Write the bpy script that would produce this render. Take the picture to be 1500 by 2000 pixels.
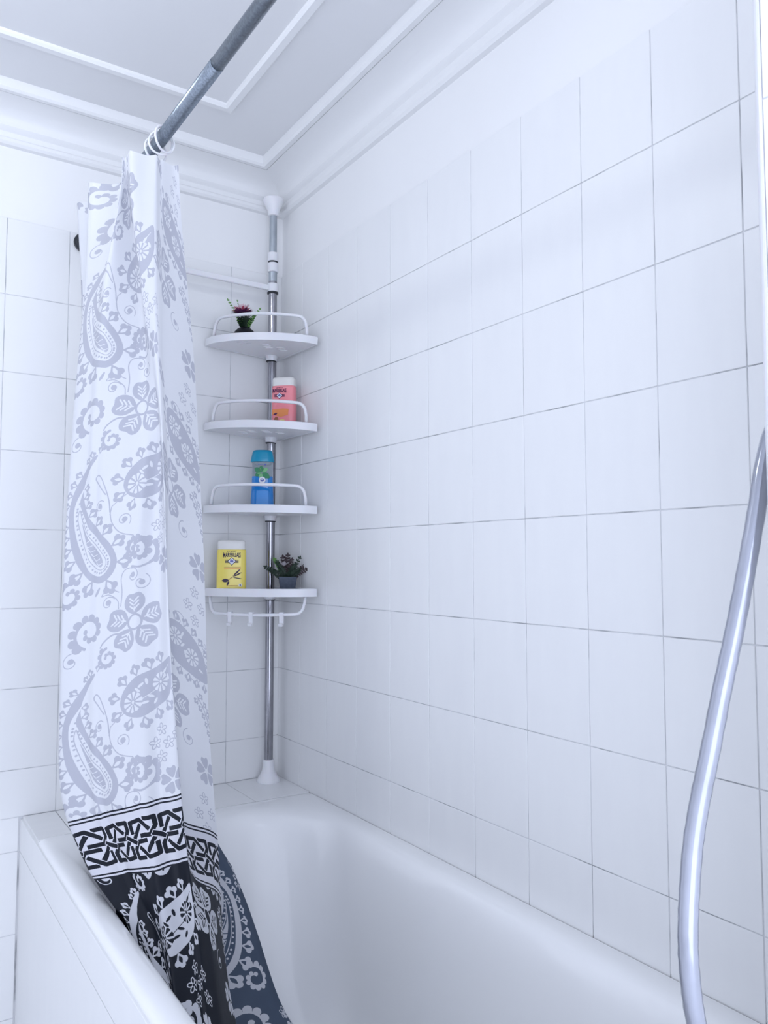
import bpy, bmesh, math, random
import numpy as np
from mathutils import Vector, Matrix
random.seed(7)
for o in list(bpy.data.objects): bpy.data.objects.remove(o)
SC = bpy.context.scene
COL = SC.collection
PI = math.pi

# ---------------------------------------------------------------- camera
cam = bpy.data.cameras.new('camera'); camo = bpy.data.objects.new('camera', cam); COL.objects.link(camo)
YAW, PITCH = 0.5855, 0.0629
camo.location = (-1.0600, -2.1770, 1.2180)
camo.rotation_euler = (PI/2 + PITCH, 0, -YAW)
cam.sensor_fit = 'HORIZONTAL'; cam.sensor_width = 36.0
cam.lens = 36.0*1540.06/1500.0
cam.clip_start = 0.02; cam.clip_end = 50
SC.camera = camo

# ---------------------------------------------------------------- world, lights, exposure
W = bpy.data.worlds.new('world'); SC.world = W; W.use_nodes = True
W.node_tree.nodes['Background'].inputs[0].default_value = (0.75, 0.85, 1.0, 1)
W.node_tree.nodes['Background'].inputs[1].default_value = 0.3
SC.view_settings.view_transform = 'Standard'; SC.view_settings.look = 'None'
SC.view_settings.gamma = 1.0; SC.view_settings.use_curve_mapping = False
SC.view_settings.exposure = -0.18
LAMP = (-1.22, -0.80, 2.27)
def area(name, loc, rot, sx, sy, power, col):
    l = bpy.data.lights.new(name, 'AREA'); l.shape = 'RECTANGLE'; l.size = sx; l.size_y = sy
    l.energy = power; l.color = col
    o = bpy.data.objects.new(name, l); COL.objects.link(o); o.location = loc; o.rotation_euler = rot
    return o
# two added area fills, by the left wall and behind the camera
LCOL = (0.745, 0.808, 0.985)
area('left_fill_light', (-2.25, -1.75, 1.30), (0, -PI/2, 0), 2.1, 2.4, 6, LCOL)
area('rear_fill_light', (-1.25, -3.15, 1.12), (PI/2, 0, 0), 1.8, 2.15, 36, LCOL)

# ---------------------------------------------------------------- materials
def mat(name, col=(0.8,0.8,0.8), rough=0.4, metal=0.0, spec=0.5, noise=0.0, nscale=40, bump=0.0, bscale=200, coat=0.0, trans=0.0, ior=1.45, emit=None, estr=0, sss=0.0):
    m = bpy.data.materials.new(name); m.use_nodes = True
    nt = m.node_tree; b = nt.nodes['Principled BSDF']
    b.inputs['Base Color'].default_value = (*col, 1)
    b.inputs['Roughness'].default_value = rough
    b.inputs['Metallic'].default_value = metal
    b.inputs['Specular IOR Level'].default_value = spec
    b.inputs['Coat Weight'].default_value = coat
    b.inputs['Coat Roughness'].default_value = 0.08
    b.inputs['Transmission Weight'].default_value = trans
    b.inputs['IOR'].default_value = ior
    b.inputs['Subsurface Weight'].default_value = sss
    b.inputs['Subsurface Scale'].default_value = 0.01
    if emit:
        b.inputs['Emission Color'].default_value = (*emit, 1); b.inputs['Emission Strength'].default_value = estr
    tc = nt.nodes.new('ShaderNodeTexCoord')
    if noise > 0:
        n = nt.nodes.new('ShaderNodeTexNoise'); n.inputs['Scale'].default_value = nscale; n.inputs['Detail'].default_value = 4
        nt.links.new(tc.outputs['Object'], n.inputs['Vector'])
        mr = nt.nodes.new('ShaderNodeMapRange'); mr.inputs[1].default_value = 0.3; mr.inputs[2].default_value = 0.7
        mr.inputs[3].default_value = 1-noise; mr.inputs[4].default_value = 1+noise*0.5
        nt.links.new(n.outputs['Fac'], mr.inputs[0])
        vm = nt.nodes.new('ShaderNodeVectorMath'); vm.operation = 'SCALE'; vm.inputs[0].default_value = col
        nt.links.new(mr.outputs[0], vm.inputs['Scale']); nt.links.new(vm.outputs[0], b.inputs['Base Color'])
    if bump > 0:
        n2 = nt.nodes.new('ShaderNodeTexNoise'); n2.inputs['Scale'].default_value = bscale
        nt.links.new(tc.outputs['Object'], n2.inputs['Vector'])
        bp = nt.nodes.new('ShaderNodeBump'); bp.inputs['Strength'].default_value = bump; bp.inputs['Distance'].default_value = 0.002
        nt.links.new(n2.outputs['Fac'], bp.inputs['Height']); nt.links.new(bp.outputs[0], b.inputs['Normal'])
    return m

def tile_mat(name, c1, c2, rough=0.33):
    """glazed tile with faint diagonal clouds in the glaze; tone varies a little from tile to tile"""
    m = bpy.data.materials.new(name); m.use_nodes = True; nt = m.node_tree; b = nt.nodes['Principled BSDF']
    b.inputs['Roughness'].default_value = rough; b.inputs['Specular IOR Level'].default_value = 0.35
    g = nt.nodes.new('ShaderNodeNewGeometry')
    mp = nt.nodes.new('ShaderNodeMapping'); mp.inputs['Rotation'].default_value = (0.9, 0.4, 0.5); mp.inputs['Scale'].default_value = (3.0, 14.0, 3.0)
    nt.links.new(g.outputs['Position'], mp.inputs['Vector'])
    n = nt.nodes.new('ShaderNodeTexNoise'); n.inputs['Scale'].default_value = 2.2; n.inputs['Detail'].default_value = 5
    nt.links.new(mp.outputs[0], n.inputs['Vector'])
    oi = nt.nodes.new('ShaderNodeObjectInfo')
    ad = nt.nodes.new('ShaderNodeMath'); ad.operation = 'MULTIPLY_ADD'; ad.inputs[1].default_value = 0.22; nt.links.new(oi.outputs['Random'], ad.inputs[0]); nt.links.new(n.outputs['Fac'], ad.inputs[2])
    cr = nt.nodes.new('ShaderNodeValToRGB'); cr.color_ramp.elements[0].position = 0.35; cr.color_ramp.elements[1].position = 0.95
    cr.color_ramp.elements[0].color = (*c1, 1); cr.color_ramp.elements[1].color = (*c2, 1)
    nt.links.new(ad.outputs[0], cr.inputs[0]); nt.links.new(cr.outputs[0], b.inputs['Base Color'])
    n2 = nt.nodes.new('ShaderNodeTexNoise'); n2.inputs['Scale'].default_value = 9
    nt.links.new(g.outputs['Position'], n2.inputs['Vector'])
    bp = nt.nodes.new('ShaderNodeBump'); bp.inputs['Strength'].default_value = 0.06; bp.inputs['Distance'].default_value = 0.01
    nt.links.new(n2.outputs['Fac'], bp.inputs['Height']); nt.links.new(bp.outputs[0], b.inputs['Normal'])
    return m

def grout_mat():
    m = bpy.data.materials.new('grout'); m.use_nodes = True; nt = m.node_tree; b = nt.nodes['Principled BSDF']
    b.inputs['Roughness'].default_value = 0.85
    g = nt.nodes.new('ShaderNodeNewGeometry')
    n = nt.nodes.new('ShaderNodeTexNoise'); n.inputs['Scale'].default_value = 11; n.inputs['Detail'].default_value = 6
    nt.links.new(g.outputs['Position'], n.inputs['Vector'])
    cr = nt.nodes.new('ShaderNodeValToRGB'); cr.color_ramp.elements[0].position = 0.36; cr.color_ramp.elements[1].position = 0.52
    cr.color_ramp.elements[0].color = (0.40, 0.41, 0.43, 1); cr.color_ramp.elements[1].color = (0.74, 0.75, 0.77, 1)
    nt.links.new(n.outputs['Fac'], cr.inputs[0]); nt.links.new(cr.outputs[0], b.inputs['Base Color'])
    return m

M = {}
M['tile'] = tile_mat('glazed_white_tile', (0.875,0.88,0.885), (0.90,0.905,0.905))
M['tile_lit'] = tile_mat('glazed_tile_lit', (0.93,0.93,0.93), (0.95,0.95,0.95))  # white tile with the strong light on the end wall put into its colour
M['grout'] = grout_mat()
M['paint'] = mat('wall_paint', (0.92,0.922,0.925), 0.6, noise=0.02, nscale=3, bump=0.05, bscale=120)
M['ceil'] = mat('ceiling_paint', (0.85,0.855,0.865), 0.7, noise=0.02, nscale=2)
M['plaster'] = mat('white_plaster', (0.89,0.895,0.90), 0.5)
M['floor'] = tile_mat('floor_tile', (0.82,0.82,0.82), (0.86,0.86,0.86), 0.35)
M['enamel'] = mat('bath_enamel', (0.935,0.94,0.945), 0.16, coat=0.5)
M['plastic'] = mat('white_plastic', (0.84,0.84,0.87), 0.3, sss=0.1)
M['chrome'] = mat('brushed_chrome', (0.34,0.34,0.37), 0.16, metal=1.0, noise=0.12, nscale=30)
M['chrome_dull'] = mat('dull_chrome', (0.44,0.48,0.52), 0.42, metal=1.0, noise=0.1, nscale=30)
M['rod'] = mat('scratched_steel', (0.27,0.31,0.36), 0.32, metal=1.0, noise=0.3, nscale=220, bump=0.2, bscale=300)
M['dark'] = mat('black_rubber', (0.015,0.018,0.025), 0.4)
M['hose'] = mat('grey_hose_plastic', (0.40,0.42,0.49), 0.2, metal=0.55, noise=0.1, nscale=25, coat=0.6)

# ---------------------------------------------------------------- mesh helpers
def link(name, me, m=None, parent=None, loc=None, rot=None, smooth=False):
    if m is not None and not me.materials: me.materials.append(m)
    if smooth:
        for p in me.polygons: p.use_smooth = True
    o = bpy.data.objects.new(name, me); COL.objects.link(o)
    if parent: o.parent = parent
    if loc: o.location = loc
    if rot: o.rotation_euler = rot
    return o
def bm_me(bm, name='m'):
    bmesh.ops.recalc_face_normals(bm, faces=bm.faces)
    me = bpy.data.meshes.new(name); bm.to_mesh(me); bm.free(); return me
def thing(name, label, cat, loc=(0,0,0), rz=0, group=None):
    o = bpy.data.objects.new(name, None); COL.objects.link(o); o.location = loc; o.rotation_euler = (0,0,rz)
    o.empty_display_size = 0.02
    tag(o, label, cat, group); return o
def tag(o, label, cat, group=None):
    o['label'] = label; o['category'] = cat
    if group: o['group'] = group
    return o
def struct(o, label=None, cat=None):
    o['kind'] = 'structure'
    if label: o['label'] = label
    if cat: o['category'] = cat
    return o
def box_bm(bm, a, b, bev=0.0):
    r = bmesh.ops.create_cube(bm, size=1)
    vs = r['verts']
    for v in vs:
        v.co = Vector([ (a[i]+b[i])/2 + v.co[i]*(b[i]-a[i]) for i in range(3)])
    if bev > 0:
        es = list({e for v in vs for e in v.link_edges})
        bmesh.ops.bevel(bm, geom=es, offset=bev, segments=1, affect='EDGES', profile=0.5)
def box(name, a, b, m, parent=None, bev=0.0, smooth=False):
    bm = bmesh.new(); box_bm(bm, a, b, bev); return link(name, bm_me(bm), m, parent, smooth=smooth)
def grid_me(rings, closed=True, caps=(False, False)):
    """rings: list of equal-length point lists; returns mesh of quads"""
    n = len(rings[0]); V = [p for r in rings for p in r]; F = []
    for i in range(len(rings)-1):
        for j in range(n if closed else n-1):
            k = (j+1) % n
            F.append((i*n+j, i*n+k, (i+1)*n+k, (i+1)*n+j))
    if caps[0]: F.append(tuple(range(n))[::-1])
    if caps[1]: F.append(tuple((len(rings)-1)*n+j for j in range(n)))
    me = bpy.data.meshes.new('m'); me.from_pydata([tuple(p) for p in V], [], F); me.update()
    bm = bmesh.new(); bm.from_mesh(me); bmesh.ops.recalc_face_normals(bm, faces=bm.faces); bm.to_mesh(me); bm.free()
    return me
def catmull(P, n):
    P = [Vector(p) for p in P]; Q = [P[0]*2-P[1]] + P + [P[-1]*2-P[-2]]; out = []
    for i in range(1, len(Q)-2):
        a, b, c, d = Q[i-1], Q[i], Q[i+1], Q[i+2]
        for k in range(n):
            t = k/n
            out.append(0.5*((2*b) + (c-a)*t + (2*a-5*b+4*c-d)*t*t + (3*b-a-3*c+d)*t**3))
    out.append(P[-1]); return out
def tube_me(path, r, seg=12, caps=True):
    path = [Vector(p) for p in path]; rings = []; up = None
    for i, p in enumerate(path):
        t = (path[min(i+1, len(path)-1)] - path[max(i-1, 0)]).normalized()
        if up is None:
            up = Vector((0,0,1)) if abs(t.z) < 0.9 else Vector((1,0,0))
        n = (up - t*up.dot(t)).normalized(); up = n; b = t.cross(n)
        rr = r[i] if isinstance(r, (list, tuple)) else r
        rings.append([p + (n*math.cos(2*PI*k/seg) + b*math.sin(2*PI*k/seg))*rr for k in range(seg)])
    return grid_me(rings, True, (caps, caps))
def tube(name, path, r, m, parent=None, seg=12):
    return link(name, tube_me(path, r, seg), m, parent, smooth=True)
def lathe(name, prof, m, parent=None, c=(0,0,0), seg=32, caps=(True, True), smooth=True):
    rings = [[(c[0]+r*math.cos(2*PI*k/seg), c[1]+r*math.sin(2*PI*k/seg), c[2]+z) for k in range(seg)] for r, z in prof]
    o = link(name, grid_me(rings, True, caps), m, parent, smooth=smooth)
    if smooth: autosm(o)
    return o
def autosm(o, ang=40):
    me = o.data
    bm = bmesh.new(); bm.from_mesh(me)
    for e in bm.edges:
        if len(e.link_faces) == 2 and e.calc_face_angle(0) > math.radians(ang): e.smooth = False
    bm.to_mesh(me); bm.free()

# ================================================================ THE ROOM
XL, YN, ZC = -2.30, -3.20, 2.40          # left wall, near wall, ceiling
ZT = 2.10                                 # top of the wall tiles
YE, XE = -1.725, -0.30                    # end wall beside the bath
def wall(name, a, b, label):
    o = box(name, a, b, M['paint']); struct(o, label, 'wall'); return o
floor_o = struct(box('floor', (XL-.1, YN-.1, -.06), (.1, .1, 0), M['floor']), 'grey tiled bathroom floor', 'floor')
ceiling = struct(box('ceiling', (XL-.1, YN-.1, ZC), (.1, .1, ZC+.08), M['ceil']), 'flat painted ceiling with raised plaster borders', 'ceiling')
wall_back = wall('wall_back', (XL-.1, .008, 0), (.1, .1, ZC), 'back wall, white tiles below a band of plain paint')
wall_right = wall('wall_right', (.008, YN-.1, 0), (.1, .008, ZC), 'long right wall, white tiles below a band of plain paint')
wall_left = wall('wall_left', (XL-.1, YN-.1, 0), (XL, .008, ZC), 'painted left wall out of view')
wall_near = wall('wall_near', (XL, YN-.1, 0), (.008, YN, ZC), 'painted wall behind the viewer')
wall_end = wall('wall_end', (XE+.008, YN, 0), (.008, YE-.008, ZC), 'brightly lit stub wall at the tap end of the bath')
for w in (wall_left, wall_near, floor_o):
    pass
# grout bed behind the tiles of each wall: thin backing slabs, then one object per tile, proud by 8 mm
J = 0.0018
def tile_proto(w, h, t=0.007):
    bm = bmesh.new(); box_bm(bm, (-w/2+J/2, -t, -h/2+J/2), (w/2-J/2, 0, h/2-J/2), 0.0007); return bm_me(bm, 'tile')
_tp = {}
def place_tile(parent, centre, w, h, rz, m, name='tile', flat=False):
    key = (round(w,4), round(h,4), m.name)
    if key not in _tp:
        _tp[key] = tile_proto(w, h); _tp[key].materials.append(m)
    o = bpy.data.objects.new(name, _tp[key]); COL.objects.link(o); o.parent = parent; o.location = centre
    jit = random.uniform(-1,1)*0.0012
    o.rotation_euler = (jit + (-PI/2 if flat else 0), 0, rz + random.uniform(-1,1)*0.0012)
    return o
def edges(lo, hi, first, step):
    """joint positions from lo (0) outwards"""
    e = [0.0, first]
    while e[-1] < hi - 1e-6: e.append(min(hi, e[-1]+step))
    return e
# rows, from the top: joints at 2.1 - 0.2k
rows_full = [ZT-.2*k for k in range(0, 11)] + [0.0]
# right wall: joints at y = -(0.142 + 0.1541 j)
g = box('grout_bed', (0.0020, YE, .585), (.009, 0.0, ZT-.001), M['grout'], wall_right)
ye = edges(0, -YE, .142, .1541)
for i in range(len(ye)-1):
    for k in range(8):
        z1 = ZT-.2*k; z0 = max(z1-.2, .576)
        if ye[i+1]-ye[i] < .01: continue
        place_tile(wall_right, (.0075, -(ye[i]+ye[i+1])/2, (z0+z1)/2), ye[i+1]-ye[i], z1-z0, -PI/2, M['tile'])
# back wall: joints at x = -(0.163 + 0.153 j)
g = box('grout_bed', (-1.24, 0.0020, 0), (0, .009, ZT-.001), M['grout'], wall_back)
xe = edges(0, 1.234, .163, .153); xe[0] = -.0065
for i in range(len(xe)-1):
    for k in range(11):
        z1 = ZT-.2*k; z0 = max(z1-.2, 0)
        xa = xe[i]
        if xe[i] < .69 and z1 < .59:
            if xe[i+1] < .70: continue
            xa = .7075
        elif xe[i] < .69 and z0 < .583:
            if xe[i+1] > .70: place_tile(wall_back, (-(.7075+xe[i+1])/2, .0075, (z0+.583)/2), xe[i+1]-.7075, .583-z0, 0, M['tile'])
            z0 = .583
        place_tile(wall_back, (-(xa+xe[i+1])/2, .0075, (z0+z1)/2), xe[i+1]-xa, z1-z0, 0, M['tile'])
# end wall face that looks at the viewer's left side
g = box('grout_bed', (XE+0.0020, -2.7, 0), (XE+.009, YE-.009, ZC), M['grout'], wall_end)
for i in range(6):
    y1 = YE-.012-.154*i
    for k in range(-2, 11):
        z1 = min(1.695+.2*(2-k), ZC); z0 = max(1.695+.2*(1-k), 0)
        if z1-z0 < .02: continue
        place_tile(wall_end, (XE+.0075, y1-.077, (z0+z1)/2), .154, z1-z0, -PI/2, M['tile_lit'])
# white quarter-round trim on the corner of the end wall
rings = []
for z in (0.0, ZC):
    pr = [(XE+.001, YE-.012), (XE-.001, YE-.012)] + [(XE-.001+.011*(1-math.cos(a)), YE-.012+.011*math.sin(a)) for a in [k*PI/2/6 for k in range(7)]] + [(XE+.010, YE-.012)]
    rings.append([(x, y, z) for x, y in pr])
o = link('corner_trim', grid_me(rings, True, (True, True)), M['plastic'], wall_end); o['label'] = 'white plastic edge trim'

# cornice and ceiling bead: L-shaped sweeps with a mitre in the corner
def lsweep(name, prof, m, label):
    rings = [[(XL, -d, z) for d, z in prof], [(-d, -d, z) for d, z in prof], [(-d, YE-.01, z) for d, z in prof]]
    o = link(name, grid_me(rings, True, (True, True)), m, smooth=True); autosm(o, 25); return struct(o, label, 'trim')
Bd = -.008
prof = [(Bd,2.288),(.004,2.290),(.010,2.296),(.011,2.304),(.006,2.309),(.006,2.322),(.012,2.326),(.018,2.333),(.019,2.340)]
prof += [(.019+.078*(1-math.cos(a)), 2.340+.034*math.sin(a)) for a in [k*PI/2/8 for k in range(1, 9)]]
prof += [(.097,2.376),(.101,2.373),(.113,2.373),(.119,2.378),(.121,2.400),(Bd,2.400)]
lsweep('trim_1', prof, M['plaster'], 'white plaster cornice running around the top of the walls')
prof = [(.286,2.402),(.287,2.394),(.292,2.389),(.308,2.389),(.313,2.394),(.314,2.402)]
lsweep('trim_2', prof, M['plaster'], 'narrow raised plaster border on the ceiling')

# ledge of tiles at the far end of the bath
ZL = .583
ledge = struct(box('trim_3', (-.699, -.207, 0), (0, .004, ZL-.006), M['grout']), 'low tiled ledge at the foot of the back wall', 'ledge')
xl = [0, .163, .316, .469, .622, .700]
for i in range(len(xl)-1):
    o = place_tile(ledge, (-(xl[i]+xl[i+1])/2, -.1035, ZL-.007), xl[i+1]-xl[i], .207, 0, M['tile'], flat=True)

# ================================================================ THE BATH
bath = thing('bathtub', 'white enamelled built-in bathtub along the right wall', 'bathtub', (-.35, -.97, 0))
def rrect(x0, x1, y0, y1, r, n=10, m=14):
    """rounded rectangle points, counter-clockwise, n per corner and m per side"""
    pts = []
    C4 = [((x1-r, y1-r), 0), ((x0+r, y1-r), PI/2), ((x0+r, y0+r), PI), ((x1-r, y0+r), 3*PI/2)]
    for i, ((cx, cy), a0) in enumerate(C4):
        arc = [(cx+r*math.cos(a0+PI/2*k/n), cy+r*math.sin(a0+PI/2*k/n)) for k in range(n+1)]
        pts += arc
        nx, na = C4[(i+1) % 4]
        nxt = (nx[0]+r*math.cos(na), nx[1]+r*math.sin(na)); p = arc[-1]
        pts += [(p[0]+(nxt[0]-p[0])*k/m, p[1]+(nxt[1]-p[1])*k/m) for k in range(1, m)]
    return pts
X0, X1, Y0, Y1 = -.7015, -.0005, YE+.001, -.208
# left inset, right inset, far inset, near inset, corner r, z
P = [(.006,0,0,0,.006,.566),(.001,0,0,0,.006,.569),(0,0,0,0,.006,.575),(.001,.0,.0,.0,.008,.581),(.005,.0,.002,.002,.012,.588),(.013,.001,.006,.006,.02,.591),
     (.026,.020,.025,.02,.06,.592),(.039,.040,.055,.05,.13,.591),(.048,.052,.070,.06,.17,.586),(.054,.060,.080,.07,.19,.576),(.059,.067,.090,.078,.20,.560),
     (.066,.074,.104,.085,.20,.535),(.072,.082,.130,.09,.20,.48),(.082,.094,.172,.10,.20,.40),(.094,.108,.215,.11,.20,.32),(.110,.124,.262,.125,.19,.24),(.130,.145,.305,.15,.18,.19),
     (.160,.175,.35,.18,.16,.165),(.20,.21,.40,.22,.13,.158),(.30,.30,.6,.5,.05,.155)]
rings = [[(x+.35, y+.97, z-.008*(x-X0)/.7) for x, y in rrect(X0+a, X1-b, Y0+d, Y1-c, r)] for a, b, c, d, r, z in P]
o = link('basin', grid_me(rings, True, (False, True)), M['enamel'], bath, smooth=True); autosm(o, 60)
sb = o.modifiers.new('sub', 'SUBSURF'); sb.levels = 1; sb.render_levels = 1
# tiled apron below the rim
ap = box('apron', (-.699+.35, YE+.002+.97, 0), (-.66+.35, -.2075+.97, .570), M['grout'], bath)
ya = [.0, -YE]
for i in range(len(ya)-1):
    for (z0, z1) in ((.5,.578),(0,.5)):
        place_tile(ap, (-.6985+.35, -(ya[i]+ya[i+1])/2+.97, (z0+z1)/2), ya[i+1]-ya[i], z1-z0, -PI/2, M['tile'], name='panel')

# ================================================================ CURTAIN ROD AND RINGS
rod = thing('curtain_rod', 'long grey steel shower curtain rod high over the bath', 'curtain rod', (-.59, 0, 2.072))
RA, RB = Vector((-.590, .0, 2.072)), Vector((-.566, YE, 2.074))
def rodp(y): t = (y-RA.y)/(RB.y-RA.y); return RA.lerp(RB, t)
off = RA
tube('thick_tube', [rodp(-.004)-off, rodp(-.45)-off, rodp(-.93)-off], .0132, M['rod'], rod, 24)
tube('thin_tube', [rodp(-.925)-off, rodp(-1.3)-off, rodp(YE+.004)-off], .0126, M['rod'], rod, 24)
def flange(y, s):
    rings = []
    for r, d in [(.001,0),(.022,0),(.0245,.003),(.0245,.012),(.021,.016),(.0185,.017),(.0185,.03),(.0145,.031)]:
        rings.append([(rodp(y).x-off.x + r*math.cos(2*PI*k/32), y+s*d-off.y, rodp(y).z-off.z + r*math.sin(2*PI*k/32)) for k in range(32)])
    o = link('wall_flange', grid_me(rings), M['dark'], rod, smooth=True); autosm(o); o['label'] = 'black rubber end cap against the wall'
flange(-.001, -1)
bm = bmesh.new(); box_bm(bm, (-.16, -2.5, 2.0), (-.15, -2.4, 2.1)); bm.free()

ring_me = None
def ring_mesh():
    pts = [Vector((.0245*math.cos(a), 0, .0245*math.sin(a))) for a in [2*PI*k/36 for k in range(36)]]
    seg = 8; r = .0024; rings = []
    for i, p in enumerate(pts):
        n = p.normalized(); rings.append([p + n*r*math.cos(2*PI*k/seg) + Vector((0,1,0))*r*math.sin(2*PI*k/seg) for k in range(seg)])
    rings.append(rings[0]); return grid_me(rings[:-1]+[rings[0]], True)
rm = ring_mesh(); rm.materials.append(M['plastic'])
for p in rm.polygons: p.use_smooth = True
RING = [(-.655, 30, 'white plastic curtain ring nearest the viewer, turned on the rod'),
        (-.640, -16, 'second white curtain ring, overlapping the nearest one'),
        (-.605, 14, 'third white curtain ring, half behind the curtain top'),
        (-.505, -8, 'white curtain ring over the second pleat, on its near side'), (-.465, 12, 'white curtain ring over the second pleat, on its far side'), (-.37, -12, 'white curtain ring over the rearmost pleat, on its near side'), (-.30, 8, 'white curtain ring nearest the back wall')]
for y, a, lab in RING:
    p = rodp(y)
    o = bpy.data.objects.new('curtain_ring', rm); COL.objects.link(o)
    o.location = (p.x, y, p.z+.0132-.0221); o.rotation_euler = (0, 0, math.radians(a))
    tag(o, lab or 'white curtain ring on the rod hidden behind the gathered curtain', 'curtain ring', 'white rings holding the curtain on the rod')

# ================================================================ PRINT OF THE CURTAIN (computed flat print)
TW, TH, RES = 420, 395, 4
class Print:
    def __init__(s, w, h, res, wrapx=True, wrapy=True):
        s.w, s.h, s.res = w, h, res; s.a = np.zeros((int(h*res), int(w*res)), np.float32)
    def _put(s, x0, x1, y0, y1, fn, val):
        r = s.res
        ix = np.arange(int(math.floor(x0*r))-1, int(math.ceil(x1*r))+2); iy = np.arange(int(math.floor(y0*r))-1, int(math.ceil(y1*r))+2)
        X, Y = np.meshgrid((ix+.5)/r, (iy+.5)/r)
        m = fn(X, Y)
        jj, ii = np.nonzero(m)
        s.a[iy[jj] % s.a.shape[0], ix[ii] % s.a.shape[1]] = val
    def stroke(s, P, w, val=1, closed=False):
        P = [tuple(p) for p in P]
        if closed: P = P+[P[0]]
        ws = w if isinstance(w, (list, tuple)) else None
        for i in range(len(P)-1):
            (ax, ay), (bx, by) = P[i], P[i+1]; ww = (ws[i] if ws else w)/2
            dx, dy = bx-ax, by-ay; L = dx*dx+dy*dy+1e-9
            def fn(X, Y):
                t = np.clip(((X-ax)*dx+(Y-ay)*dy)/L, 0, 1); return (X-ax-t*dx)**2+(Y-ay-t*dy)**2 < ww*ww
            s._put(min(ax,bx)-ww, max(ax,bx)+ww, min(ay,by)-ww, max(ay,by)+ww, fn, val)
    def circle(s, x, y, r, val=1):
        s._put(x-r, x+r, y-r, y+r, lambda X, Y: (X-x)**2+(Y-y)**2 < r*r, val)
    def ellipse(s, x, y, a, b, ang, val=1):
        c, d = math.cos(ang), math.sin(ang); R = max(a, b)
        s._put(x-R, x+R, y-R, y+R, lambda X, Y: (((X-x)*c+(Y-y)*d)/a)**2+((-(X-x)*d+(Y-y)*c)/b)**2 < 1, val)
    def poly(s, P, val=1):
        P = np.array([tuple(p) for p in P])
        def fn(X, Y):
            ins = np.zeros(X.shape, bool)
            for i in range(len(P)):
                x1, y1 = P[i]; x2, y2 = P[(i+1) % len(P)]
                if y1 == y2: continue
                c = ((y1 > Y) != (y2 > Y)) & (X < (x2-x1)*(Y-y1)/(y2-y1)+x1); ins ^= c
            return ins
        s._put(P[:,0].min(), P[:,0].max(), P[:,1].min(), P[:,1].max(), fn, val)
def cr2(P, n=8, closed=False):
    P = [np.array(p, float) for p in P]
    Q = ([P[-1]]+P+[P[0], P[1]]) if closed else ([2*P[0]-P[1]]+P+[2*P[-1]-P[-2]])
    out = []
    for i in range(1, len(Q)-2):
        a, b, c, d = Q[i-1], Q[i], Q[i+1], Q[i+2]
        for k in range(n):
            t = k/n; out.append(0.5*(2*b+(c-a)*t+(2*a-5*b+4*c-d)*t*t+(3*b-a-3*c+d)*t**3))
    if not closed: out.append(P[-1])
    return out

def TY(x, y): return 1605-.247*(min(x, 350)-130)-y      # height above the top edge of the border
pr = Print(TW, TH, RES)
def T(p): return np.array([p[0], TY(p[0], p[1])], float)
def TT(P): return [T(p) for p in P]
def tulip(x, y, ang, s=10, sc=1.0):
    """three-lobed bud pointing along ang, its foot at x, y (print units)"""
    c, d = math.cos(ang), math.sin(ang)
    def q(u, v): return (x+u*c-v*d, y+u*d+v*c)
    pr.poly([q(0,-.8), q(.9*s,-.62*s), q(1.55*s,0), q(.9*s,.62*s), q(0,.8)])
    for u, v, r in ((1.15,-.52,.42),(1.15,.52,.42),(1.6,0,.40)):
        pr.circle(*q(u*s, v*s), r*s)
    P = [q(.35*s,0), q(.85*s,-.24*s), q(1.2*s,-.14*s), q(1.42*s,0), q(1.2*s,.14*s), q(.85*s,.24*s)]
    pr.poly(cr2(P, 4, True), 0)
def buds(path, s, off, side, step, lo=0.0, hi=1.0, grow=None):
    P = [np.array(p) for p in path]; L = [0]
    for i in range(1, len(P)): L.append(L[-1]+np.linalg.norm(P[i]-P[i-1]))
    t = lo*L[-1]+step*.4
    while t < hi*L[-1]:
        i = max(1, min(len(P)-1, int(np.searchsorted(L, t)))); f = (t-L[i-1])/(L[i]-L[i-1]+1e-9)
        p = P[i-1]*(1-f)+P[i]*f; d = (P[i]-P[i-1]); d /= np.linalg.norm(d)+1e-9
        n = np.array([-d[1], d[0]])*side
        k = t/L[-1]; ss = s*(grow(k) if grow else 1)
        tulip(*(p+n*off), math.atan2(n[1], n[0]), ss); t += step*(grow(k) if grow else 1)
def spiral(cx, cy, r0, r1, a0, turns, w0, w1, val=1, scal=0, sr=5, ball=0):
    n = int(abs(turns)*40)+8; P = []; Wd = []
    for i in range(n+1):
        t = i/n; r = r0+(r1-r0)*t; a = a0+turns*2*PI*t
        P.append((cx+r*math.cos(a), cy+r*math.sin(a))); Wd.append(w0+(w1-w0)*t)
    pr.stroke(P, Wd)
    if scal:
        acc = 0
        for i in range(1, len(P)):
            acc += math.hypot(P[i][0]-P[i-1][0], P[i][1]-P[i-1][1])
            rr = sr*(1-.45*i/len(P))
            if acc > rr*1.5:
                acc = 0; a = a0+turns*2*PI*i/n; pr.circle(P[i][0]+math.cos(a)*rr*.65, P[i][1]+math.sin(a)*rr*.65, rr)
    if ball: pr.circle(*P[-1], ball)
    return P
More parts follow.
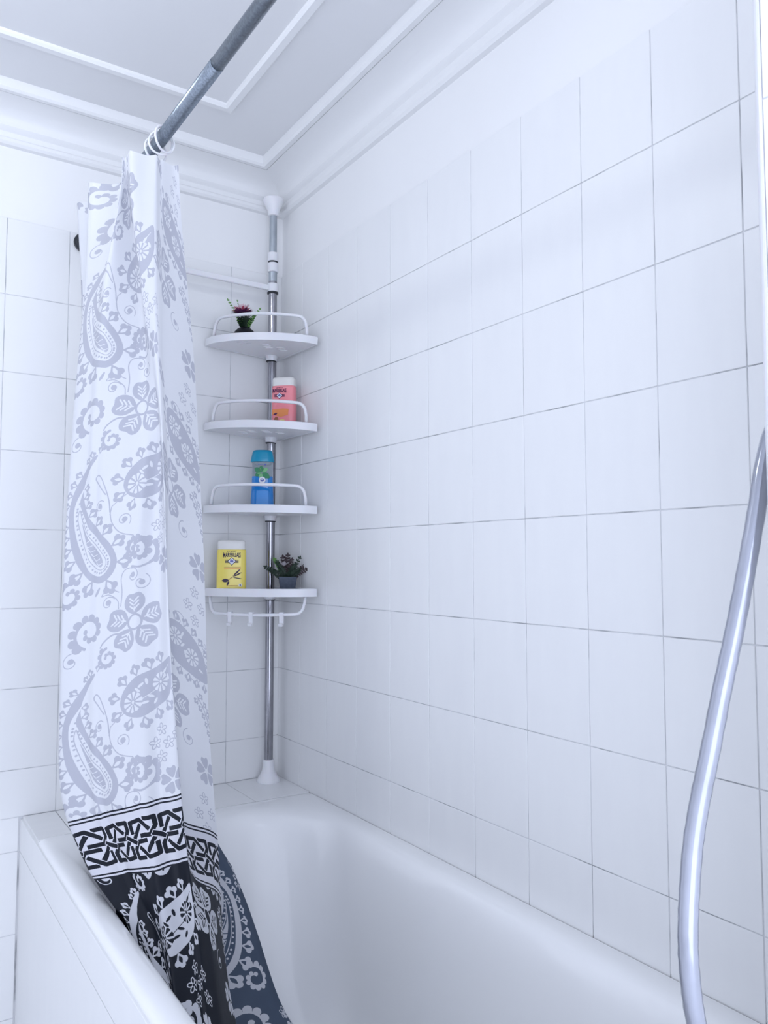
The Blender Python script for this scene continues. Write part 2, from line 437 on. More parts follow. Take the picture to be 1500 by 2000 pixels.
# --- first paisley: rope-edged teardrop with a leaf inside
C1 = [(183,1347),(167,1362),(150,1387),(137,1415),(130,1445),(131,1475),(137,1512),(150,1548),(172,1572),(198,1577),(218,1562),(226,1537),(215,1510),(195,1490),(175,1470),(160,1447),(153,1420),(156,1395),(168,1372)]
c1 = cr2(TT(C1), 8, True)
buds([p for p in c1], 10.5, 1.0, -1, 23, .06, .92, lambda k: .7+.75*math.exp(-((k-.52)/.25)**2))
pr.poly(c1, 1); pr.stroke(c1, 3, 1, True)
def inset(P, d):
    out = []; n = len(P)
    for i in range(n):
        t = P[(i+1) % n]-P[i-1]; t = t/(np.linalg.norm(t)+1e-9); out.append(P[i]+np.array([-t[1], t[0]])*d)
    return out
C1i = [(158,1400),(143,1425),(138,1448),(140,1478),(147,1508),(159,1540),(176,1562),(197,1566),(211,1554),(216,1536),(206,1517),(188,1499),(168,1478),(154,1452),(148,1428)]
c1i = cr2(TT(C1i), 8, True); pr.poly(c1i, 0)
C1m = [(148,1445),(145,1462),(150,1486),(158,1512),(170,1537),(184,1551),(198,1555),(207,1547),(207,1535),(196,1521),(179,1505),(163,1486),(153,1464)]
c1m = cr2(TT(C1m), 8, True); pr.stroke(c1m, 1.4, 1, True)
mid = [(a+b)/2 for a, b in zip([c1i[int(k*len(c1i)/44)] for k in range(44)], [c1m[int(k*len(c1m)/44)] for k in range(44)])]
for p in mid: pr.circle(p[0], p[1], 1.9)
C1l = [(153,1470),(158,1492),(168,1520),(180,1541),(196,1550),(202,1542),(196,1528),(178,1510),(162,1490)]
pr.poly(cr2(TT(C1l), 8, True), 1)
for k in range(6):
    bx, by = 160+k*6.0, 1494+k*8.0; pr.stroke(TT([(bx-3.5, by+8), (bx+1, by+13), (bx+10, by+9)]), 1.5, 0)
for (x, y, a) in ((176,1352,100),(189,1343,70),(170,1360,135)): tulip(*T((x, y)), math.radians(a), 7)
# --- second paisley: filled teardrop with two wheel flowers
C2 = [(338,1308),(318,1321),(287,1340),(256,1360),(240,1381),(236,1405),(249,1421),(275,1423),(300,1406),(325,1387),(338,1362),(341,1335)]
c2 = cr2(TT(C2), 8, True)
buds(c2, 11.5, .5, -1, 24, .05, .93)
pr.poly(c2, 1)
def wheel(x, y, r, n=10):
    x, y = T((x, y))
    for k in range(n):
        a = 2*PI*k/n+.2; 
        pr.poly([(x+r*.25*math.cos(a), y+r*.25*math.sin(a)), (x+r*math.cos(a-.22), y+r*math.sin(a-.22)), (x+r*1.05*math.cos(a), y+r*1.05*math.sin(a)), (x+r*math.cos(a+.22), y+r*math.sin(a+.22))], 0)
    pr.circle(x, y, r*.16, 0)
wheel(312,1357,17); wheel(261,1397,18)
for x, y, a in ((276,1366,40),(285,1358,100),(292,1384,-20),(300,1392,60),(283,1396,10),(322,1336,50),(330,1345,110),(270,1375,140)):
    px, py = T((x, y)); pr.ellipse(px, py, 6, 2.3, math.radians(a), 0)
pr.stroke(TT([(333,1322),(318,1340)]), 1.2, 0); pr.stroke(TT([(300,1372),(276,1392)]), 1.2, 0); pr.stroke(TT([(247,1412),(232,1425),(217,1440),(214,1455)]), 1.6, 1)
pr.stroke(TT([(262,1400),(247,1412)]), 1.6, 0)
# --- large five-petalled flowers
def flower(x, y, R, a0=0.3):
    cx, cy = T((x, y)) if y > 900 else (x, y)
    for k in range(5):
        a = a0+2*PI*k/5; c, d = math.cos(a), math.sin(a)
        q = lambda u, v: (cx+u*c-v*d, cy+u*d+v*c)
        P = [q(.30*R,0), q(.55*R,-.36*R), q(.88*R,-.42*R), q(1.12*R,-.26*R), q(1.10*R,0), q(1.12*R,.26*R), q(.88*R,.42*R), q(.55*R,.36*R)]
        pr.poly(cr2(P, 6, True), 1)
        for s in (-1, 1):
            for u in (.50, .66, .80): pr.stroke([q(u*R, 0.03*R*s), q((u+.15)*R, .2*R*s)], R*.058, 0)
        pr.stroke([q(.42*R,0), q(.58*R,0)], R*.05, 0)
    pr.circle(cx, cy, .33*R, 1); pr.circle(cx, cy, .25*R, 0)
flower(264,1253,46,.35); flower(398,1330,46,.0)
# --- scalloped scrolls
def scroll(x, y, r, a0, turns, sr=6.5, w=5): 
    cx, cy = T((x, y)); return spiral(cx, cy, r, r*.18, math.radians(a0), turns, w, 2.5, scal=1, sr=sr)
scroll(172,1272,30,250,-1.25,8); scroll(213,1318,18,100,1.2,5); scroll(135,1206,24,60,1.2,6.5); scroll(275,1518,26,-60,1.2,6.5); scroll(262,1120,22,-50,1.2,6)
pr.stroke(cr2(TT([(197,1300),(205,1290),(222,1277),(238,1275)]), 6), 3)
pr.stroke(cr2(TT([(256,1548),(272,1548),(292,1535)]), 6), 3.5)
# --- thin curls with a ball at the end
def curl(x, y, r, a0, turns, w=1.6, ball=5): 
    cx, cy = T((x, y)); spiral(cx, cy, r, r*.12, math.radians(a0), turns, w, w, ball=ball)
for a in ((140,1325,17,60,1.1),(213,1221,13,30,1.1),(258,1170,14,100,-1.1),(275,1180,16,60,-1.2),(193,1441,12,40,1.2),(238,1464,14,-40,1.2),(445,1390,18,100,1.1),(430,1170,16,30,1.2),(470,1260,17,200,1.1),(505,1330,15,120,-1.2)): curl(*a)
pr.stroke(cr2(TT([(236,1225),(238,1200),(236,1175),(243,1160),(258,1155)]), 6), 1.8)
pr.stroke(cr2(TT([(232,1230),(230,1215),(215,1205),(200,1208),(214,1195),(232,1200)]), 6), 1.6)
pr.stroke(cr2(TT([(214,1450),(212,1430),(205,1408),(196,1390),(187,1383),(182,1391),(192,1404),(205,1418)]), 6), 2.2)
pr.stroke(cr2(TT([(214,1450),(218,1470),(232,1487),(258,1492)]), 6), 1.8)
pr.ellipse(*T((190,1200)), 9, 3, .9)
# --- small outline blossoms and clovers
def blossom(x, y, R=5.5):
    cx, cy = T((x, y))
    for k in range(5):
        a = 2*PI*k/5+.4; px, py = cx+R*.85*math.cos(a), cy+R*.85*math.sin(a)
        pr.ellipse(px, py, R*.72, R*.5, a); 
    for k in range(5):
        a = 2*PI*k/5+.4; px, py = cx+R*.85*math.cos(a), cy+R*.85*math.sin(a)
        pr.ellipse(px, py, R*.5, R*.29, a, 0)
    pr.circle(cx, cy, R*.3, 0)
for x, y in ((312,1442),(299,1468),(326,1463),(311,1490),(472,1495),(455,1525),(490,1520),(472,1550),(345,1445),(355,1475),(500,1200),(515,1225),(495,1235)): blossom(x, y, 7.5)
def clover(x, y, R):
    cx, cy = T((x, y))
    for k in range(5):
        a = 2*PI*k/5+.5; c, d = math.cos(a), math.sin(a); q = lambda u, v: (cx+u*c-v*d, cy+u*d+v*c)
        pr.poly(cr2([q(.15*R,0), q(.7*R,-.38*R), q(1.0*R,-.25*R), q(.9*R,0), q(1.0*R,.25*R), q(.7*R,.38*R)], 5, True), 1)
clover(330,1528,24); clover(485,1440,26); clover(372,1545,18); pass
# --- mirrored paisley in the second column
C3 = [(505,1262),(486,1268),(452,1262),(418,1250),(398,1228),(394,1200),(406,1180),(432,1176),(458,1186),(484,1206),(500,1230)]
c3 = cr2(TT(C3), 8, True); buds(c3, 9, 1, 1, 20, .02, .98); buds(c3, 9, 1, -1, 20, .02, .98); pr.poly(c3, 1)
wheel(422,1205,16); wheel(462,1230,16)
for x, y, a in ((440,1215,40),(446,1228,100),(484,1248,-20),(440,1195,60)):
    px, py = T((x, y)); pr.ellipse(px, py, 6, 2.3, math.radians(a), 0)
c4 = [p+np.array([0., 0.]) for p in cr2(TT([(470,1300),(488,1320),(505,1350),(520,1385)]), 8)]
pr.stroke(c4, 2.4); buds(c4, 7, 1, 1, 16); buds(c4, 7, 1, -1, 16)

# --- border band: interlaced straps between double lines
BW, BH = 58, 115
bd = Print(BW, BH, 8)
def clampy(P): return P
def butt(P, w, val, ext=0.0):
    P = [np.array(p, float) for p in P]
    for i in range(len(P)-1):
        d = (P[i+1]-P[i])/np.linalg.norm(P[i+1]-P[i]); n = np.array([-d[1], d[0]])*w/2
        a_ = P[i]-d*(ext if i == 0 else 0); b_ = P[i+1]+d*(ext if i == len(P)-2 else 0)
        bd.poly([a_+n, b_+n, b_-n, a_-n], val)
        if i: bd.circle(P[i][0], P[i][1], w/2, val)
y0 = 22
def S(P, w=7.4):
    for dx in (-2*BW, -BW, 0, BW, 2*BW):
        Q = [(x+dx, y0+y) for x, y in P]; butt(Q, w+2.6, 0, 1.2)
    for dx in (-2*BW, -BW, 0, BW, 2*BW):
        Q = [(x+dx, y0+y) for x, y in P]; butt(Q, w, 1)
def S2(P): S(P); S([(BW-x, 71-y) for x, y in P])
S2([(32,3.5),(53,3.5),(54,18),(45,31),(21,31)])
S2([(26,9),(4,38)])
S2([(5,26),(4,6),(24,3.5),(44,22)])
S([(48,29),(68,42)])
for y in (1.5, 8.0, 107.0, 113.5): bd.stroke([(-2, y), (BW+2, y)], 3.0, 1)

def make_img(name, arr):
    h, w = arr.shape; im = bpy.data.images.new(name, w, h, alpha=False, is_data=True) if False else bpy.data.images.new(name, width=w, height=h, alpha=False)
    im.colorspace_settings.name = 'Non-Color'
    px = np.ones((h, w, 4), np.float32); px[..., :3] = arr[..., None]
    im.pixels.foreach_set(px.ravel()); im.update(); im.pack(); return im
def soften(a):
    return (a + np.roll(a,1,0)+np.roll(a,-1,0)+np.roll(a,1,1)+np.roll(a,-1,1))/5
img_p = make_img('paisley_print', soften(pr.a))
img_b = make_img('border_print', soften(bd.a)[::-1].copy())

cm = bpy.data.materials.new('printed_curtain_cloth'); cm.use_nodes = True
nt = cm.node_tree; B = nt.nodes['Principled BSDF']; LN = nt.links.new
def N(t, **k):
    n = nt.nodes.new(t)
    for a, b in k.items(): setattr(n, a, b)
    return n
uv = N('ShaderNodeUVMap'); uv.uv_map = 'print'
sp = N('ShaderNodeSeparateXYZ'); LN(uv.outputs[0], sp.inputs[0])
def math_(op, a, b=None, c=None):
    n = N('ShaderNodeMath', operation=op)
    for i, v in enumerate((a, b, c)):
        if v is None: continue
        if isinstance(v, (int, float)): n.inputs[i].default_value = v
        else: LN(v, n.inputs[i])
    return n.outputs[0]
U, V = sp.outputs[0], sp.outputs[1]          # print units: u across, v above the border
inlight = math_('GREATER_THAN', V, 0.0)
indark = math_('LESS_THAN', V, -float(BH))
c = N('ShaderNodeCombineXYZ'); LN(math_('DIVIDE', U, float(TW)), c.inputs[0]); LN(math_('DIVIDE', V, float(TH)), c.inputs[1])
ti = N('ShaderNodeTexImage', image=img_p, extension='REPEAT'); LN(c.outputs[0], ti.inputs[0])
c2_ = N('ShaderNodeCombineXYZ'); LN(math_('DIVIDE', U, float(BW)), c2_.inputs[0]); LN(math_('ADD', 1.0, math_('DIVIDE', V, float(BH))), c2_.inputs[1])
tb = N('ShaderNodeTexImage', image=img_b, extension='REPEAT'); LN(c2_.outputs[0], tb.inputs[0])
def mix(f, a, b):
    n = N('ShaderNodeMix', data_type='RGBA')
    if isinstance(f, (int, float)): n.inputs[0].default_value = f
    else: LN(f, n.inputs[0])
    for s, v in ((6, a), (7, b)):
        if isinstance(v, tuple): n.inputs[s].default_value = (*v, 1)
        else: LN(v, n.inputs[s])
    return n.outputs[2]
geo = N('ShaderNodeNewGeometry'); back = geo.outputs['Backfacing']
white, grey, ink, pale = (.86,.87,.90), (.56,.57,.64), (.010,.013,.022), (.70,.71,.76)
inkb = mix(back, ink, (.085,.115,.17))
greyb = mix(back, grey, (.64,.66,.71))
light = mix(ti.outputs[0], white, greyb)
dark = mix(ti.outputs[0], inkb, pale)
band = mix(tb.outputs[0], (.80,.80,.86), inkb)
colr = mix(inlight, mix(indark, band, dark), light)
LN(colr, B.inputs['Base Color'])
B.inputs['Roughness'].default_value = .45; B.inputs['Specular IOR Level'].default_value = .28
wv = N('ShaderNodeTexNoise'); wv.inputs['Scale'].default_value = 26
tc = N('ShaderNodeTexCoord'); LN(tc.outputs['Object'], wv.inputs[0])
bp = N('ShaderNodeBump'); bp.inputs['Strength'].default_value = .12; bp.inputs['Distance'].default_value = .01
LN(wv.outputs[0], bp.inputs['Height']); LN(bp.outputs[0], B.inputs['Normal'])
# some light comes through the white cloth
tr = N('ShaderNodeBsdfTranslucent'); LN(colr, tr.inputs[0])
ms = N('ShaderNodeMixShader'); ms.inputs[0].default_value = .30
LN(B.outputs[0], ms.inputs[1]); LN(tr.outputs[0], ms.inputs[2]); LN(ms.outputs[0], nt.nodes['Material Output'].inputs[0])

# ================================================================ THE CURTAIN
LEV = [2.025, 1.98, 1.93, 1.88, 1.8, 1.7, 1.6, 1.5, 1.4, 1.3, 1.2, 1.1, 1.0, 0.92, 0.85, 0.8, 0.76, 0.72, 0.68, 0.64, 0.61, 0.58, 0.55, 0.5, 0.45, 0.4, 0.34, 0.27, 0.21]
KEYS = [
  [(-0.547, -0.645), (-0.543, -0.642), (-0.538, -0.638), (-0.531, -0.63), (-0.516, -0.615), (-0.498, -0.603), (-0.485, -0.592), (-0.476, -0.585), (-0.467, -0.577), (-0.456, -0.568), (-0.447, -0.56), (-0.443, -0.56), (-0.44, -0.563), (-0.438, -0.566), (-0.434, -0.57), (-0.432, -0.574), (-0.43, -0.579), (-0.428, -0.584), (-0.426, -0.592), (-0.427, -0.606), (-0.432, -0.625), (-0.439, -0.648), (-0.447, -0.673), (-0.46, -0.719), (-0.47, -0.765), (-0.47, -0.796), (-0.462, -0.824), (-0.451, -0.856), (-0.442, -0.877)] , # F
  [(-0.582, -0.648), (-0.581, -0.649), (-0.581, -0.65), (-0.58, -0.651), (-0.579, -0.652), (-0.578, -0.653), (-0.574, -0.653), (-0.565, -0.653), (-0.557, -0.65), (-0.548, -0.634), (-0.55, -0.62), (-0.549, -0.62), (-0.542, -0.62), (-0.535, -0.62), (-0.529, -0.623), (-0.525, -0.625), (-0.525, -0.636), (-0.523, -0.644), (-0.522, -0.658), (-0.516, -0.687), (-0.507, -0.721), (-0.506, -0.744), (-0.506, -0.766), (-0.51, -0.802), (-0.515, -0.837), (-0.512, -0.859), (-0.503, -0.877), (-0.492, -0.897), (-0.473, -0.908)] , # e
  [(-0.598, -0.66), (-0.598, -0.661), (-0.597, -0.662), (-0.596, -0.662), (-0.595, -0.664), (-0.594, -0.665), (-0.59, -0.665), (-0.581, -0.665), (-0.574, -0.665), (-0.568, -0.665), (-0.563, -0.665), (-0.557, -0.665), (-0.55, -0.665), (-0.542, -0.665), (-0.537, -0.668), (-0.534, -0.673), (-0.533, -0.684), (-0.531, -0.694), (-0.531, -0.708), (-0.533, -0.735), (-0.535, -0.756), (-0.536, -0.775), (-0.537, -0.794), (-0.54, -0.825), (-0.544, -0.857), (-0.534, -0.875), (-0.519, -0.894), (-0.502, -0.917), (-0.492, -0.928)] , # E
  [(-0.646, -0.648), (-0.643, -0.648), (-0.64, -0.647), (-0.634, -0.647), (-0.622, -0.646), (-0.61, -0.645), (-0.593, -0.643), (-0.572, -0.642), (-0.569, -0.641), (-0.571, -0.64), (-0.572, -0.639), (-0.572, -0.638), (-0.569, -0.637), (-0.568, -0.636), (-0.567, -0.647), (-0.567, -0.654), (-0.566, -0.667), (-0.564, -0.689), (-0.562, -0.711), (-0.557, -0.735), (-0.554, -0.752), (-0.553, -0.771), (-0.552, -0.79), (-0.554, -0.824), (-0.556, -0.859), (-0.551, -0.873), (-0.544, -0.889), (-0.536, -0.907), (-0.522, -0.918)] , # D
  [(-0.646, -0.626), (-0.639, -0.612), (-0.63, -0.597), (-0.624, -0.596), (-0.611, -0.595), (-0.6, -0.594), (-0.593, -0.603), (-0.604, -0.627), (-0.611, -0.636), (-0.614, -0.635), (-0.614, -0.635), (-0.614, -0.634), (-0.612, -0.633), (-0.61, -0.633), (-0.61, -0.645), (-0.609, -0.653), (-0.608, -0.668), (-0.605, -0.691), (-0.602, -0.714), (-0.597, -0.738), (-0.595, -0.757), (-0.593, -0.776), (-0.592, -0.796), (-0.594, -0.832), (-0.593, -0.862), (-0.583, -0.869), (-0.571, -0.878), (-0.557, -0.889), (-0.542, -0.898)] , # C
  [(-0.652, -0.615), (-0.649, -0.613), (-0.655, -0.611), (-0.663, -0.609), (-0.672, -0.605), (-0.677, -0.602), (-0.677, -0.598), (-0.677, -0.597), (-0.677, -0.596), (-0.676, -0.596), (-0.676, -0.597), (-0.675, -0.598), (-0.673, -0.598), (-0.671, -0.599), (-0.666, -0.599), (-0.662, -0.6), (-0.659, -0.6), (-0.649, -0.622), (-0.636, -0.652), (-0.622, -0.684), (-0.611, -0.709), (-0.6, -0.734), (-0.598, -0.766), (-0.598, -0.819), (-0.597, -0.859), (-0.594, -0.857), (-0.59, -0.854), (-0.586, -0.85), (-0.572, -0.858)] , # B
  [(-0.614, -0.521), (-0.622, -0.525), (-0.634, -0.529), (-0.642, -0.534), (-0.665, -0.542), (-0.687, -0.554), (-0.69, -0.565), (-0.692, -0.572), (-0.694, -0.578), (-0.693, -0.579), (-0.693, -0.58), (-0.692, -0.581), (-0.69, -0.582), (-0.688, -0.582), (-0.683, -0.583), (-0.679, -0.583), (-0.676, -0.584), (-0.666, -0.605), (-0.653, -0.635), (-0.638, -0.667), (-0.627, -0.692), (-0.616, -0.717), (-0.613, -0.748), (-0.612, -0.801), (-0.611, -0.843), (-0.608, -0.835), (-0.605, -0.824), (-0.601, -0.812), (-0.587, -0.818)] , # b
  [(-0.682, -0.465), (-0.682, -0.467), (-0.682, -0.469), (-0.683, -0.473), (-0.685, -0.481), (-0.695, -0.494), (-0.706, -0.51), (-0.714, -0.522), (-0.719, -0.532), (-0.725, -0.54), (-0.727, -0.54), (-0.729, -0.54), (-0.729, -0.54), (-0.729, -0.54), (-0.729, -0.54), (-0.727, -0.54), (-0.721, -0.54), (-0.711, -0.54), (-0.696, -0.564), (-0.682, -0.595), (-0.667, -0.636), (-0.642, -0.707), (-0.635, -0.717), (-0.625, -0.728), (-0.615, -0.74), (-0.612, -0.747), (-0.608, -0.755), (-0.604, -0.763), (-0.6, -0.769)] , # A
  [(-0.6, -0.44), (-0.6, -0.44), (-0.6, -0.44), (-0.6, -0.44), (-0.6, -0.44), (-0.6, -0.44), (-0.6, -0.44), (-0.6, -0.438), (-0.6, -0.436), (-0.6, -0.434), (-0.6, -0.432), (-0.6, -0.43), (-0.594, -0.439), (-0.59, -0.445), (-0.586, -0.451), (-0.583, -0.456), (-0.581, -0.459), (-0.576, -0.478), (-0.572, -0.501), (-0.567, -0.525), (-0.564, -0.542), (-0.56, -0.56), (-0.56, -0.573), (-0.56, -0.596), (-0.56, -0.618), (-0.56, -0.64), (-0.557, -0.652), (-0.554, -0.666), (-0.55, -0.678)] , # H
  [(-0.68, -0.35), (-0.678, -0.357), (-0.676, -0.363), (-0.673, -0.367), (-0.67, -0.377), (-0.671, -0.387), (-0.672, -0.39), (-0.672, -0.39), (-0.672, -0.39), (-0.673, -0.391), (-0.673, -0.393), (-0.674, -0.395), (-0.674, -0.397), (-0.675, -0.399), (-0.672, -0.406), (-0.669, -0.412), (-0.667, -0.418), (-0.658, -0.434), (-0.645, -0.456), (-0.633, -0.478), (-0.623, -0.494), (-0.618, -0.512), (-0.615, -0.53), (-0.61, -0.56), (-0.608, -0.57), (-0.605, -0.58), (-0.602, -0.592), (-0.6, -0.606), (-0.6, -0.618)] , # Z
  [(-0.559, -0.332), (-0.556, -0.336), (-0.553, -0.34), (-0.55, -0.345), (-0.546, -0.351), (-0.54, -0.36), (-0.53, -0.37), (-0.52, -0.38), (-0.51, -0.39), (-0.5, -0.4), (-0.487, -0.409), (-0.474, -0.417), (-0.461, -0.426), (-0.45, -0.434), (-0.437, -0.442), (-0.429, -0.448), (-0.421, -0.453), (-0.412, -0.46), (-0.403, -0.467), (-0.394, -0.474), (-0.387, -0.479), (-0.37, -0.489), (-0.355, -0.5), (-0.336, -0.524), (-0.323, -0.544), (-0.312, -0.565), (-0.304, -0.599), (-0.293, -0.639), (-0.249, -0.691)] , # G
  [(-0.64, -0.251), (-0.639, -0.253), (-0.638, -0.254), (-0.637, -0.256), (-0.635, -0.259), (-0.634, -0.263), (-0.632, -0.266), (-0.63, -0.27), (-0.625, -0.275), (-0.62, -0.28), (-0.615, -0.285), (-0.61, -0.29), (-0.605, -0.295), (-0.601, -0.299), (-0.59, -0.312), (-0.579, -0.325), (-0.571, -0.335), (-0.562, -0.345), (-0.554, -0.355), (-0.541, -0.367), (-0.528, -0.379), (-0.515, -0.39), (-0.502, -0.401), (-0.48, -0.42), (-0.465, -0.435), (-0.45, -0.45), (-0.432, -0.468), (-0.414, -0.486), (-0.402, -0.498)] , # Q
]

NAMES = ['F','e','E','D','C','B','b','A','H','Z','G','Q']
UT = [505, 393, 345, 303, 266, 190, 165, 113, 0, -90, -330, -470]       # print position across the cloth
ZB = [.656, .719, .776, .769, .766, .744, .738, .718, .72, .74, .72, .72] # height of the top of the border
SUBU, SUBV = 7, 3
lev2 = []
for i in range(len(LEV)-1):
    for k in range(SUBV): lev2.append(LEV[i]+(LEV[i+1]-LEV[i])*k/SUBV)
lev2.append(LEV[-1])
def sm(vals):
    """smooth a key line over the levels, then resample"""
    v = np.interp(lev2[::-1], LEV[::-1], vals[::-1])[::-1]
    for _ in range(8): v = np.concatenate([[v[0]], (v[:-2]+2*v[1:-1]+v[2:])/4, [v[-1]]])
    return v
KX = np.array([sm([p[0] for p in k]) for k in KEYS]); KY = np.array([sm([p[1] for p in k]) for k in KEYS])
lv = np.array(lev2)
# print height of every key vertex = arc length above the border line
KV = np.zeros_like(KX)
for k in range(len(KEYS)):
    d = np.sqrt(np.diff(KX[k])**2+np.diff(KY[k])**2+np.diff(lv)**2); s = np.concatenate([[0], np.cumsum(d)])
    s0 = np.interp(-ZB[k], -lv, s); KV[k] = (s0-s)/.00107
verts, uvs = [], []
nk = len(KEYS); cols = (nk-1)*SUBU+1
for r in range(len(lv)):
    P = [np.array([KX[k, r], KY[k, r], UT[k], KV[k, r]]) for k in range(nk)]
    Q = [2*P[0]-P[1]]+P+[2*P[-1]-P[-2]]
    row = []
    for i in range(1, nk):
        a, b, c_, d = Q[i-1], Q[i], Q[i+1], Q[i+2]
        # limited tangents keep the folds tight
        L = np.linalg.norm((c_-b)[:2])
        def tg(p, q):
            t = (q-p)*.5; n = np.linalg.norm(t[:2]); 
            if n > L*.7: t[:2] *= L*.7/n
            return t
        ta, tb_ = tg(a, c_), tg(b, d)
        for k in range(SUBU):
            t = k/SUBU
            h = (2*t**3-3*t**2+1)*b+(t**3-2*t**2+t)*ta+(-2*t**3+3*t**2)*c_+(t**3-t**2)*tb_
            h[2] = b[2]*(1-t)+c_[2]*t; h[3] = b[3]*(1-t)+c_[3]*t
            row.append(h)
    row.append(P[-1])
    for j, h in enumerate(row):
        # slight slack between the rings along the top hem and fine ripples
        top = math.exp(-((2.03-lv[r])/.05)**2)
        dz = -.004*top*abs(math.sin(j*.45))
        w = .0022*math.sin(j*.9+lv[r]*9)*(.4+.6*math.sin(lv[r]*5+1)**2)
        xin = np.interp(lv[r]+dz, [.16,.19,.24,.32,.40,.48,.535,.56,.576,.586,.592], [-.53,-.566,-.586,-.602,-.614,-.624,-.631,-.636,-.640,-.646,-.80])
        verts.append((max(h[0]+w*.5, xin), h[1]+w, lv[r]+dz)); uvs.append((h[2], h[3]))     # lies against the inside of the bath
F = []
for r in range(len(lv)-1):
    for j in range(cols-1):
        F.append((r*cols+j, r*cols+j+1, (r+1)*cols+j+1, (r+1)*cols+j))
me = bpy.data.meshes.new('curtain'); me.from_pydata(verts, [], F)
ul = me.uv_layers.new(name='print')
idx = np.zeros(len(me.loops), np.int32); me.loops.foreach_get('vertex_index', idx)
ul.data.foreach_set('uv', np.array(uvs, np.float32)[idx].ravel())
me.update()
# make the printed face look out of the bath
fc = me.polygons[(len(lv)//2)*(cols-1)+5*SUBU]
if fc.normal.y > 0: me.flip_normals()
curtain = link('shower_curtain', me, cm, None, smooth=True)
tag(curtain, 'white shower curtain with grey paisley print, black patterned border and hem, gathered on the rod', 'shower curtain')
# eyelets at the top hem
for y, a, lab in RING[:3]:
    pass

# ================================================================ CORNER CADDY
PX, PY = -.052, -.050
cad = thing('corner_caddy', 'tall chrome and white corner pole shelf between ledge and ceiling', 'corner shelf', (PX, PY, ZL))
def L_(z): return z-ZL
lathe('foot', [(.034,0),(.0345,.004),(.031,.010),(.024,.020),(.0185,.032),(.0165,.045),(.0165,.062),(.0135,.063)], M['plastic'], cad, (0,0,0), 36)
lathe('ceiling_cup', [(.0135,L_(2.262)),(.016,L_(2.263)),(.0165,L_(2.272)),(.019,L_(2.282)),(.026,L_(2.295)),(.031,L_(2.308)),(.031,L_(2.314))], M['plastic'], cad, (0,0,0), 36)
lathe('pole', [(.0126,L_(.640)),(.0126,L_(2.06))], M['chrome'], cad, (0,0,0), 28)
lathe('pole_inner', [(.0126,L_(2.06)),(.0126,L_(2.13)),(.0112,L_(2.131)),(.0112,L_(2.268))], M['chrome_dull'], cad, (0,0,0), 28)
for z0, z1 in ((2.088,2.117),(2.121,2.148)):
    lathe('collar', [(.0130,L_(z0)),(.0158,L_(z0)+.001),(.0158,L_(z1)-.003),(.0145,L_(z1)),(.0126,L_(z1))], M['plastic'], cad, (0,0,0), 28)
lathe('seam_ring', [(.0129,L_(2.1165)),(.0150,L_(2.117)),(.0150,L_(2.1212)),(.0129,L_(2.1215))], M['dark'], cad, (0,0,0), 28)
lathe('seam_ring', [(.0128,L_(2.022)),(.0165,L_(2.0225)),(.0165,L_(2.0265)),(.0128,L_(2.027))], M['dark'], cad, (0,0,0), 28)
# towel arm along the back wall
arm = lathe('towel_arm', [(.0128,L_(2.027)),(.0172,L_(2.0275)),(.0172,L_(2.050)),(.0150,L_(2.053)),(.0128,L_(2.053))], M['plastic'], cad, (0,0,0), 28)
arm['label'] = 'flat white towel bar clamped to the pole'
bm = bmesh.new(); box_bm(bm, (-.325, -.008, L_(2.030)), (-.014, .002, L_(2.047)), .002)
link('bar', bm_me(bm), M['plastic'], arm)
for p in arm.data.polygons: pass

# shelf outline in room coordinates, ccw: corner, along the right wall, bowed front, along the back wall
A_, B_ = Vector((-.024, -.262)), Vector((-.246, -.026))
def front(n=24, ins=0.0, bow=.046):
    """bowed front edge from the right-wall end to the back-wall end"""
    ch = B_-A_; L = ch.length; t = ch/L; nrm = Vector((t.y, -t.x))
    if nrm.dot(Vector((-1,-1))) < 0: nrm = -nrm
    out = []
    for k in range(n+1):
        s = k/n; b = bow*(1-(2*s-1)**2)**.8
        p = A_+ch*s+nrm*(b-ins)
        out.append(p)
    return out
def outline(ins=0.0):
    f = front(24, ins)
    e = .012+ins
    a = [Vector((-e, -e)), Vector((-e, A_.y+ins*.8)), Vector((A_.x-ins*.3, A_.y+ins*1.2))] + f[1:-1] + [Vector((B_.x+ins*1.2, B_.y-ins*.3)), Vector((B_.x+ins*.8, -e))]
    return a
